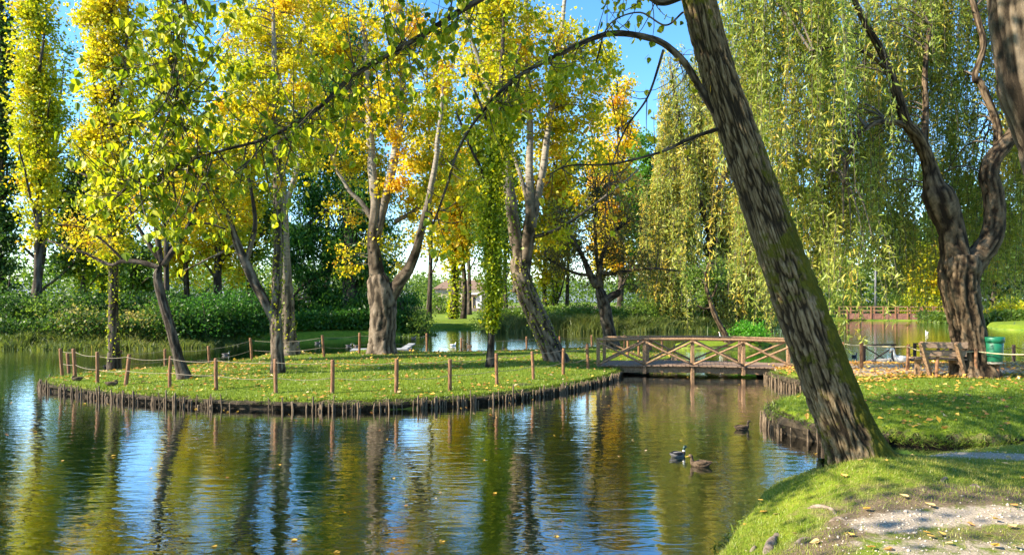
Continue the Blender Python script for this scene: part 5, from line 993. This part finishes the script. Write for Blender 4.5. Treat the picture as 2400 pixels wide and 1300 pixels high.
# ------------------------------------------------------------------ birds
def bird(name, label, loc, rz, kind, scale=1.0, pose='swim', group=None, cat='duck'):
    root = thing(name, loc, label, cat, group, rz)
    S = dict(mallard=('greybird', 'greenhead', 'yellowbill'), hen=('brownbird', 'brownbird', 'yellowbill'), goose=('white', 'white', 'orange'), black=('blackbird', 'blackbird', 'blackbird'), greygoose=('greybird', 'greybird', 'orange'), white=('white', 'white', 'orange'))[kind]
    if cat == 'goose':
        z = 0.28
        sp = [(-0.40, 0, z + 0.13, .012, .01), (-0.30, 0, z + 0.10, .07, .045), (-0.16, 0, z + 0.08, .125, .11), (0.0, 0, z + 0.07, .145, .14), (0.14, 0, z + 0.09, .12, .13), (0.23, 0, z + 0.16, .075, .085), (0.27, 0, z + 0.26, .045, .045), (0.29, 0, z + 0.36, .038, .038)]
        if pose == 'preen': sp += [(0.31, 0, z + 0.44, .037, .037), (0.36, 0, z + 0.47, .042, .045), (0.41, 0, z + 0.43, .042, .046), (0.435, 0, z + 0.37, .02, .022)]; bill = [(0.43, 0, z + 0.385, .024), (0.45, 0, z + 0.33, .018), (0.455, 0, z + 0.29, .006)]
        elif pose == 'graze': sp[-2:] = [(0.31, 0, z + 0.12, .045, .05), (0.37, 0, z - 0.02, .038, .04)]; sp += [(0.41, 0, z - 0.13, .04, .045), (0.44, 0, z - 0.19, .02, .02)]; bill = [(0.435, 0, z - 0.17, .022), (0.46, 0, z - 0.22, .016), (0.475, 0, z - 0.25, .005)]
        else: sp += [(0.30, 0, z + 0.46, .037, .037), (0.33, 0, z + 0.52, .045, .045), (0.38, 0, z + 0.52, .04, .042), (0.41, 0, z + 0.51, .02, .02)]; bill = [(0.40, 0, z + 0.515, .024), (0.45, 0, z + 0.50, .016), (0.47, 0, z + 0.495, .005)]
    else:
        z = -0.045 if pose == 'swim' else 0.0
        sp = [(-0.27, 0, z + 0.155, .012, .008), (-0.22, 0, z + 0.125, .05, .03), (-0.13, 0, z + 0.09, .088, .075), (-0.01, 0, z + 0.08, .10, .09), (0.09, 0, z + 0.085, .082, .085), (0.15, 0, z + 0.12, .052, .06), (0.17, 0, z + 0.18, .034, .036)]
        if pose == 'rest': sp[-1] = (0.16, 0, z + 0.16, .036, .036); sp += [(0.14, 0, z + 0.20, .042, .042), (0.10, 0, z + 0.21, .036, .036), (0.07, 0, z + 0.20, .015, .015)]; bill = [(0.08, 0, z + 0.20, .018), (0.03, 0, z + 0.185, .014), (0.01, 0, z + 0.18, .006)]
        else: sp += [(0.175, 0, z + 0.23, .034, .034), (0.19, 0, z + 0.265, .042, .04), (0.22, 0, z + 0.27, .036, .035), (0.245, 0, z + 0.262, .018, .016)]; bill = [(0.235, 0, z + 0.26, .017), (0.275, 0, z + 0.25, .015), (0.305, 0, z + 0.246, .010), (0.312, 0, z + 0.245, .004)]
    q = spline(np.array(sp), 46); q[:, 3:] = np.maximum(q[:, 3:], 0.004); mb = MB(); t, a, b = frames(q[:, :3]); n = 16; th = np.linspace(0, 2 * np.pi, n, endpoint=False)
    side = np.array([0, 1.0, 0]); up = np.cross(t, side) * -1; up /= np.linalg.norm(up, axis=1)[:, None]
    V = q[:, None, :3] + q[:, None, 3:4] * np.cos(th)[None, :, None] * side + q[:, None, 4:5] * np.sin(th)[None, :, None] * up[:, None]
    i, j = np.meshgrid(np.arange(45), np.arange(n), indexing='ij'); f = np.stack([i * n + j, i * n + (j + 1) % n, (i + 1) * n + (j + 1) % n, (i + 1) * n + j], -1).reshape(-1, 4)
    V = V.reshape(-1, 3) * scale; mb.add(V, f); me = mb.mesh('body'); body = link('body', me, M[S[0]], root)
    if kind == 'mallard':
        me.materials.append(M['greenhead']); me.materials.append(M['brownbird']); me.materials.append(M['white']); co = q[f[:, 0] // n]; idx = np.zeros(len(f), np.int32)
        rowz = co[:, 2] - z; idx[(co[:, 0] > 0.10) & (rowz < 0.15)] = 2; idx[(co[:, 0] > 0.12) & (rowz >= 0.165)] = 3; idx[(co[:, 0] > 0.12) & (rowz >= 0.185)] = 1; me.polygons.foreach_set('material_index', idx)
    bq = spline(np.array(bill), 10); mb = MB(); tube(mb, bq[:, :3] * scale, bq[:, 3] * scale, 8); part('bill', mb, M[S[2]], root, local=True)
    w0 = z + (0.10 if cat == 'goose' else 0.105); kx = 1.45 if cat == 'goose' else 1.0
    for s in (-1, 1):   # folded wings
        wp = spline(np.array([(0.09 * kx, s * 0.070 * kx, w0 + 0.02, .012), (0.03 * kx, s * 0.092 * kx, w0 + 0.025, .038 * kx), (-0.08 * kx, s * 0.088 * kx, w0 + 0.03, .042 * kx), (-0.18 * kx, s * 0.05 * kx, w0 + 0.035, .026 * kx), (-0.25 * kx, s * 0.022 * kx, w0 + 0.05, .005)]), 16)
        mb = MB(); tt, aa, bb = frames(wp[:, :3]); m_ = 8; ph = np.linspace(0, 2 * np.pi, m_, endpoint=False)
        V = wp[:, None, :3] + wp[:, None, 3:4] * (np.cos(ph)[None, :, None] * np.array([0, 0.35, 0]) + np.sin(ph)[None, :, None] * np.array([0, 0, 1.0]))
        i, j = np.meshgrid(np.arange(15), np.arange(m_), indexing='ij'); f = np.stack([i * m_ + j, i * m_ + (j + 1) % m_, (i + 1) * m_ + (j + 1) % m_, (i + 1) * m_ + j], -1).reshape(-1, 4)
        mb.add(V.reshape(-1, 3) * scale, f); part('wing', mb, M['white' if kind in ('goose', 'white') else ('blackbird' if kind in ('mallard', 'black') else S[0])], root, local=True)
    ey = np.array(sp[-3][:3]) if pose != 'graze' else np.array(sp[-2][:3])
    for s in (-1, 1):
        mb = MB(); c = (ey + [0.012, s * sp[-3][3] * 0.93, 0.008]) * scale; th = np.linspace(0, np.pi, 5); V = [c + 0.006 * scale * np.array([math.sin(a) * math.cos(p), math.sin(a) * math.sin(p), math.cos(a)]) for a in th for p in np.linspace(0, 2 * np.pi, 6, endpoint=False)]
        mb.add(V, [[i * 6 + j, i * 6 + (j + 1) % 6, (i + 1) * 6 + (j + 1) % 6, (i + 1) * 6 + j] for i in range(4) for j in range(6)]); part('eye', mb, M['blackbird'], root, local=True)
    if cat == 'goose' or pose == 'stand':
        for s, fx in ((-1, 0.05), (1, -0.07)):
            mb = MB(); tube(mb, np.array([(0.0, s * 0.06, z - 0.02), (fx * 0.6 - 0.01, s * 0.06, z * 0.45), (fx, s * 0.06, 0.02)]) * scale, np.array([.020, .013, .012]) * scale, 8)
            V = np.array([(fx - .02, s * .06, .018), (fx + .10, s * .06 - .05, .006), (fx + .12, s * .06, .008), (fx + .10, s * .06 + .05, .006), (fx - .02, s * .06, .0), ]) * scale
            mb.add(V, [[0, 1, 2, 3], [4, 3, 2, 1]], ridge=0.5); part('leg', mb, M['orange'], root, local=True)
    return root
def on_water(u, v): Y = CZ * F / (v - V0); return np.array([(u - U0) / F * Y, Y, 0.0])
G1 = 'ducks swimming in the near pond'; G2 = 'ducks far off on the water'
bird('mallard_duck', 'grey drake with dark head swimming right, left of the two ducks close together', on_water(1590, 1069), R(24), 'mallard', 0.62, group=G1)
bird('mallard_duck', 'brown duck swimming left, nearest of the ducks on the near pond', on_water(1640, 1092), R(172), 'hen', 0.66, group=G1)
bird('mallard_duck', 'dark brown duck swimming right beside the staked lawn edge', on_water(1740, 1006), R(12), 'hen', 0.66, group=G1)
bird('mallard_duck', 'duck resting hunched at the left tip of the island', isl(180, 892), R(200), 'hen', 0.62, 'rest', 'ducks resting on the island')
bird('mallard_duck', 'brown duck lying on the island grass behind its staked edge', isl(263, 904), R(20), 'hen', 0.66, 'rest', 'ducks resting on the island')
for u, v, rz, k, lb in [(250, 860, 95, 'black', 'black coot on the water behind the columnar poplar stem'), (530, 832, 10, 'mallard', 'grey duck behind the back rope fence left of the forked poplar'), (696, 804, 170, 'mallard', 'pale duck just right of the straight poplar trunk'),
    (745, 804, 20, 'mallard', 'grey duck left of the fence post before the evergreen'), (818, 811, 15, 'mallard', 'grey duck nearest the raft on its left'), (835, 812, 190, 'mallard', 'dark headed duck touching the post left of the raft'),
    (1100, 812, 150, 'hen', 'brown duck swimming left of the ivy clad tree'), (1185, 822, 170, 'black', 'black coot right of the ivy clad tree'), (1062, 810, 20, 'white', 'tiny white duck far left of the ivy clad tree'),
    (1940, 812, 175, 'white', 'white and brown duck swimming right of the leaning trunk'), (2003, 836, 30, 'black', 'black coot near the dark crossed fence panel'), (2172, 780, 90, 'white', 'tiny white bird on the water below the boardwalk'), (970, 792, 10, 'mallard', 'small duck by the shaded far shore right of the stout poplar')]:
    bird('water_bird', lb, on_water(u, v), R(rz), k, 0.7 if k != 'white' else 0.75, group=G2)
bird('goose', 'white goose walking on the gravel and preening, left of the bench', on(h_right, 2112, 862, 0.5), R(183), 'goose', 0.72, 'preen', 'geese by the water', 'goose')
bird('goose', 'pale goose bending to graze behind the first rope post', on(h_right, 2074, 846, 0.4), R(-25), 'greygoose', 0.72, 'graze', 'geese by the water', 'goose')
bird('goose', 'dark goose standing at the water edge behind the bench', on(h_right, 2140, 840, 0.4), R(200), 'black', 0.5, 'stand', 'geese by the water', 'goose')
bird('goose', 'grey goose half hidden behind the dark crossed panel', on(h_right, 2042, 843, 0.4), R(10), 'greygoose', 0.55, 'graze', 'geese by the water', 'goose')
bird('goose', 'white goose standing on the islet by the leaning tree foot', on(h_islet, 1694, 800, 0.3), R(190), 'goose', 0.6, 'stand', 'geese by the water', 'goose')

# ------------------------------------------------------------------ ground details
def grass(name, hf, region, n, hgt, wid, keep, seed, mu=0.45, patch=0.9):
    g = np.random.default_rng(seed); x0, x1, y0, y1 = region; x = g.uniform(x0, x1, n); y = y0 + (y1 - y0) * g.uniform(0, 1, n) ** 1.25
    k = keep(x, y, g); x, y = x[k], y[k]; n = len(x); z = hf(x, y); P = np.stack([x, y, z - 0.005], -1)
    h = hgt * g.uniform(0.5, 1.4, n) * (0.6 + 0.8 * n2(x, y, patch)); a = g.uniform(0, 6.28, n); s = np.stack([np.cos(a), np.sin(a), 0 * a], -1) * wid / 2
    d = np.stack([g.normal(0, 0.45, n), g.normal(0, 0.45, n), np.ones(n)], -1) * h[:, None]
    V = np.stack([P - s, P + s, P + d], 1); ti = np.repeat(np.clip(mu + 0.5 * (n2(x, y, 0.9, 6) - 0.5) + g.normal(0, 0.12, n), 0, 1), 3)
    mb = MB(); mb.add(V.reshape(-1, 3), np.arange(n * 3).reshape(n, 3), tint=ti); o = link(name, mb.mesh(name, smooth=False), LEAF['grass']); return o
def k_near(x, y, g):
    a = near_attr(x, y, None); d = sdf(NEAR, x, y); return (d > 0.0) & (g.uniform(0, 1, len(x)) > np.clip(1.5 * a['gravel'] + 0.75 * a['bare'] * (d > 0.3), 0, 0.97)) & (np.abs(x) < y * 0.9 + 0.6)
tag(grass('grass', h_near, (0.2, 7.5, 3.6, 9.3), 170000, 0.030, 0.007, k_near, 41, 0.72), 'short worn grass on the near bank around the leaning trunk', 'grass', kind='stuff')
def k_right(x, y, g):
    a = right_attr(x, y, None); return (sdf(RIGHT, x, y) > -0.05) & (g.uniform(0, 1, len(x)) > np.clip(1.6 * a['gravel'], 0, 0.97)) & (x < 0.8 * y + 1)
tag(grass('grass', h_right, (4.6, 16, 9.7, 22), 120000, 0.05, 0.014, k_right, 42, 0.4), 'shaded lawn grass on the right bank', 'grass', kind='stuff')
tag(grass('grass', h_island, (-13.6, 6.6, 15.0, 32.5), 135000, 0.05, 0.020, lambda x, y, g: sdf(ISLAND, x, y) > -0.03, 43, 0.5), 'bright sunlit lawn grass covering the island', 'grass', kind='stuff')
# fringe of longer grass and ivy hanging over the bank edges
def fringe(label, poly, hf, keep, n, seed, hgt=0.12, mu=0.4, zmin=0.02):
    g = np.random.default_rng(seed); P = np.array(poly); Q = np.vstack([P, P[:1]]); cum = np.concatenate([[0], np.cumsum(np.linalg.norm(np.diff(Q, axis=0), axis=1))]); s = g.uniform(0, cum[-1], n * 6)
    x, y = np.interp(s, cum, Q[:, 0]) + g.normal(0, 0.07, n * 6), np.interp(s, cum, Q[:, 1]) + g.normal(0, 0.07, n * 6); k = keep(x, y) & (sdf(poly, x, y) > -0.11); x, y = x[k][:n], y[k][:n]; n = len(x)
    z = np.maximum(hf(x, y), zmin * g.uniform(0.55, 1.0, n)); B = np.stack([x, y, z], -1); h = hgt * g.uniform(0.4, 1.3, n); a = g.uniform(0, 6.28, n); sv = np.stack([np.cos(a), np.sin(a), 0 * a], -1) * 0.009
    d = np.stack([g.normal(0, 0.6, n), g.normal(-0.25, 0.6, n), g.uniform(-0.35, 0.9, n)], -1) * h[:, None]; V = np.stack([B - sv, B + sv, B + d], 1)
    mb = MB(); mb.add(V.reshape(-1, 3), np.arange(n * 3).reshape(n, 3), tint=np.repeat(np.clip(g.normal(mu, 0.2, n), 0, 1), 3)); tag(link('grass', mb.mesh('grass', smooth=False), LEAF['grass']), label, 'grass', kind='stuff')
fringe('ragged grass fringe overhanging the island edge', ISLAND, h_island, lambda x, y: y < 26, 14000, 51, 0.10, 0.42, 0.19)
fringe('ragged grass fringe overhanging the right lawn edge', RIGHT, h_right, lambda x, y: (x < 14) & (y < 21), 14000, 52, 0.13, 0.4, 0.30)
fringe('ragged grass fringe along the near bank waterline', NEAR, h_near, lambda x, y: (x > 0) & (x < 9), 7000, 53, 0.08, 0.45)
# leaf litter
def litter(label, hf, region, n, size, keep, seed, mu=0.6):
    g = np.random.default_rng(seed); x0, x1, y0, y1 = region; x, y = g.uniform(x0, x1, n), g.uniform(y0, y1, n); k = keep(x, y, g); x, y = x[k], y[k]; n = len(x)
    z = hf(x, y) + 0.035; P = np.stack([x, y, z], -1); d = np.stack([g.normal(0, 1, n), g.normal(0, 1, n), g.normal(0, 0.2 if seed != 64 else 0.01, n)], -1); mb = MB()
    d = unit(d); nn = unit(np.stack([g.normal(0, .35 if seed != 64 else .03, n), g.normal(0, .35 if seed != 64 else .03, n), np.ones(n)], -1)); s = unit(np.cross(d, nn)); L = (size * g.uniform(0.6, 1.4, n))[:, None]; c = unit(np.cross(s, d))
    V = np.stack([P, P + d * L * .42 + s * L * .42 + c * L * .15, P + d * L, P + d * L * .42 - s * L * .42 + c * L * .15], 1)
    mb.add(V.reshape(-1, 3), np.arange(n * 4).reshape(n, 4), tint=np.repeat(np.clip(g.normal(mu, 0.24, n), 0, 1), 4)); tag(link('leaf_litter', mb.mesh('leaf_litter', smooth=False), LEAF['litter']), label, 'fallen leaves', kind='stuff')
clump = lambda s, th: (lambda x, y, g: n2(x, y, s, 8) + g.uniform(-0.2, 0.2, len(x)) > th)
litter('yellow and brown fallen leaves scattered over the island lawn', h_island, (-13, 6.4, 15.2, 32), 9000, 0.10, lambda x, y, g: (sdf(ISLAND, x, y) > 0.1) & clump(0.5, 0.46)(x, y, g), 61)
litter('brown fallen leaves scattered over the right lawn', h_right, (5, 15, 10, 17.6), 2200, 0.09, lambda x, y, g: (sdf(RIGHT, x, y) > 0.2) & clump(0.5, 0.45)(x, y, g), 62, 0.5)
litter('dense brown fallen leaves on the path edge behind the right lawn', h_right, (7.8, 17, 16.4, 22.6), 8000, 0.09, lambda x, y, g: (sdf(RIGHT, x, y) > 0.1) & clump(0.9, 0.42)(x, y, g), 63, 0.55)
# single fallen leaves on the near bank and on the water, large enough to pick out
gl = np.random.default_rng(66)
NL = [(1905, 1106), (1935, 1090), (2030, 1082), (2072, 1080), (1790, 1178), (1777, 1206), (1812, 1210), (1735, 1236), (1985, 1124), (2136, 1172), (2092, 1045), (2160, 1050), (2310, 1040), (2330, 1054), (2350, 1060), (2375, 1076), (2290, 1062), (2250, 1045), (1996, 1262), (2160, 1252), (2170, 1262), (2214, 1262), (2240, 1280), (2100, 1290), (2085, 1296),
      (2345, 1222), (2384, 1244), (2325, 1288), (2390, 1284), (1928, 1272), (2303, 1256), (2200, 1194), (2390, 1192), (2338, 1108), (2368, 1092), (2060, 1290), (1850, 1252), (2390, 1120), (2385, 1036), (2130, 1030), (2020, 1200), (2260, 1228)]
for i, (u, v) in enumerate(NL):
    p = on(h_near, u, v, 0.7); o = bpy.data.objects.new('fallen_leaf', leaf_mesh(i % 3, tnt := float(gl.choice([0.4, 0.6, 0.7, 0.8, 0.9])), 'litter')); col.objects.link(o); s = 0.062 * gl.uniform(0.75, 1.3)
    o.location = (p[0], p[1], p[2] + 0.022); o.scale = (s, s, s); o.rotation_euler = (R(90) + gl.normal(0, 0.16), gl.normal(0, 0.16), gl.uniform(0, 6.28)); lbl = {0.4: 'rusty brown', 0.6: 'tan', 0.7: 'golden', 0.8: 'yellow', 0.9: 'pale buff'}[tnt] + ' fallen leaf ' + ('at the foot of the leaning trunk' if v < 1130 and u < 2110 else 'near the water edge left of the leaning trunk' if u < 1900 else 'on the gravel behind the near mound' if v < 1125 else 'on the white gravel strip' if v < 1235 else 'on the thin grass in the bottom right corner')
    tag(o, lbl, 'leaf', 'near bank, ' + lbl)
for i, (u, v) in enumerate([(680, 1265), (512, 1280), (800, 1292), (1735, 901), (1790, 905), (1912, 1062), (1303, 1260), (1043, 1266), (150, 1080), (655, 1090)]):
    p = on_water(u, v); o = bpy.data.objects.new('floating_leaf', leaf_mesh(i % 3, 0.7, 'litter')); col.objects.link(o); s = 0.06 * gl.uniform(0.8, 1.2)
    o.location = (p[0], p[1], 0.006); o.scale = (s, s, s * 0.9); o.rotation_euler = (R(90), 0, gl.uniform(0, 6.28)); lbl = 'yellow leaf floating ' + ('below the footbridge' if v < 950 else 'by the near bank behind the leaning trunk' if u > 1850 else 'far left on the pond' if u < 300 else 'in the water at the bottom of the photograph' if v > 1200 else 'on the pond in front of the forked poplar')
    tag(o, lbl, 'leaf', 'pond, ' + lbl)
litter('small leaves and specks drifting on the pond by the island edge', lambda x, y: np.zeros_like(x) - 0.028, (-13, 8, 8, 22), 2600, 0.06, lambda x, y, g: (sdf(ISLAND, x, y) < -0.25) & (sdf(RIGHT, x, y) < -0.25) & (sdf(NEAR, x, y) < -0.4) & (g.uniform(0, 1, len(x)) < 0.02 + 0.35 * np.exp(sdf(ISLAND, x, y) / 0.5) + 0.1 * (n2(x, y, 0.35, 5) > 0.6)), 64)
# pebbles
def pebbles():
    g = np.random.default_rng(71); n = 9000; x = g.uniform(1.6, 7, n); y = g.uniform(3.9, 8.6, n); a = near_attr(x, y, None); k = (g.uniform(0, 1, n) < a['gravel'] * 1.2 + 0.03 * (y < 5.4)) & (sdf(NEAR, x, y) > 0.3); x, y = x[k], y[k]; n = len(x)
    z = h_near(x, y); r = g.gamma(3, 0.0018, n) + 0.002; ico = np.array([[1, 0, 0], [-1, 0, 0], [0, 1, 0], [0, -1, 0], [0, 0, 1], [0, 0, -1]], float); T = np.array([[0, 2, 4], [2, 1, 4], [1, 3, 4], [3, 0, 4], [2, 0, 5], [1, 2, 5], [3, 1, 5], [0, 3, 5]])
    V = ico[None] * (r[:, None, None] * g.uniform(0.6, 1.4, (n, 1, 3)) * [1, 1, .7]) + np.stack([x, y, z + r * 0.3], -1)[:, None]; mb = MB(); mb.add(V.reshape(-1, 3), (T[None] + (np.arange(n) * 6)[:, None, None]).reshape(-1, 3))
    tag(link('gravel', mb.mesh('gravel'), M['stone']), 'pale gravel stones lying on the near bank', 'gravel', kind='stuff')
pebbles()
# roots breaking the surface near the waterline
for i, (pts, lb) in enumerate([([(1880, 1192), (1915, 1188), (1950, 1195), (1962, 1205)], 'thin twisted root below the leaning trunk'), ([(1795, 1300), (1812, 1268), (1822, 1254)], 'thick pale root stub at the bottom of the near bank'), ([(1755, 1298), (1768, 1284), (1772, 1276)], 'small root stub left of the thick one'),
        ([(1935, 1225), (1965, 1215), (1990, 1222)], 'root end in the bare earth patch'), ([(2195, 1138), (2214, 1122), (2222, 1118)], 'knobbly root on the grass right of the trunk'), ([(2255, 1142), (2285, 1138), (2300, 1144)], 'low grey root near the right edge of the near bank'), ([(1850, 1285), (1880, 1265), (1905, 1258)], 'thin root lying over the gravel at the bottom')]):
    P = np.array([on(h_near, u, v, 0.7) for u, v in pts]); r0 = 0.035 if i in (1,) else 0.018; P[:, 2] += 0.006; P[0, 2] -= 0.05; P[-1, 2] -= 0.03; q = spline(P, 14); mb = MB()
    tube(mb, q, r0 * (1 + 0.25 * np.sin(np.linspace(0, 7, 14))), 10, 0.25, (40, 12), seed=i); o = link('root', mb.mesh('root', P[0]), M['rootwood'], loc=P[0]); tag(o, lb, 'root', 'roots on the near bank')
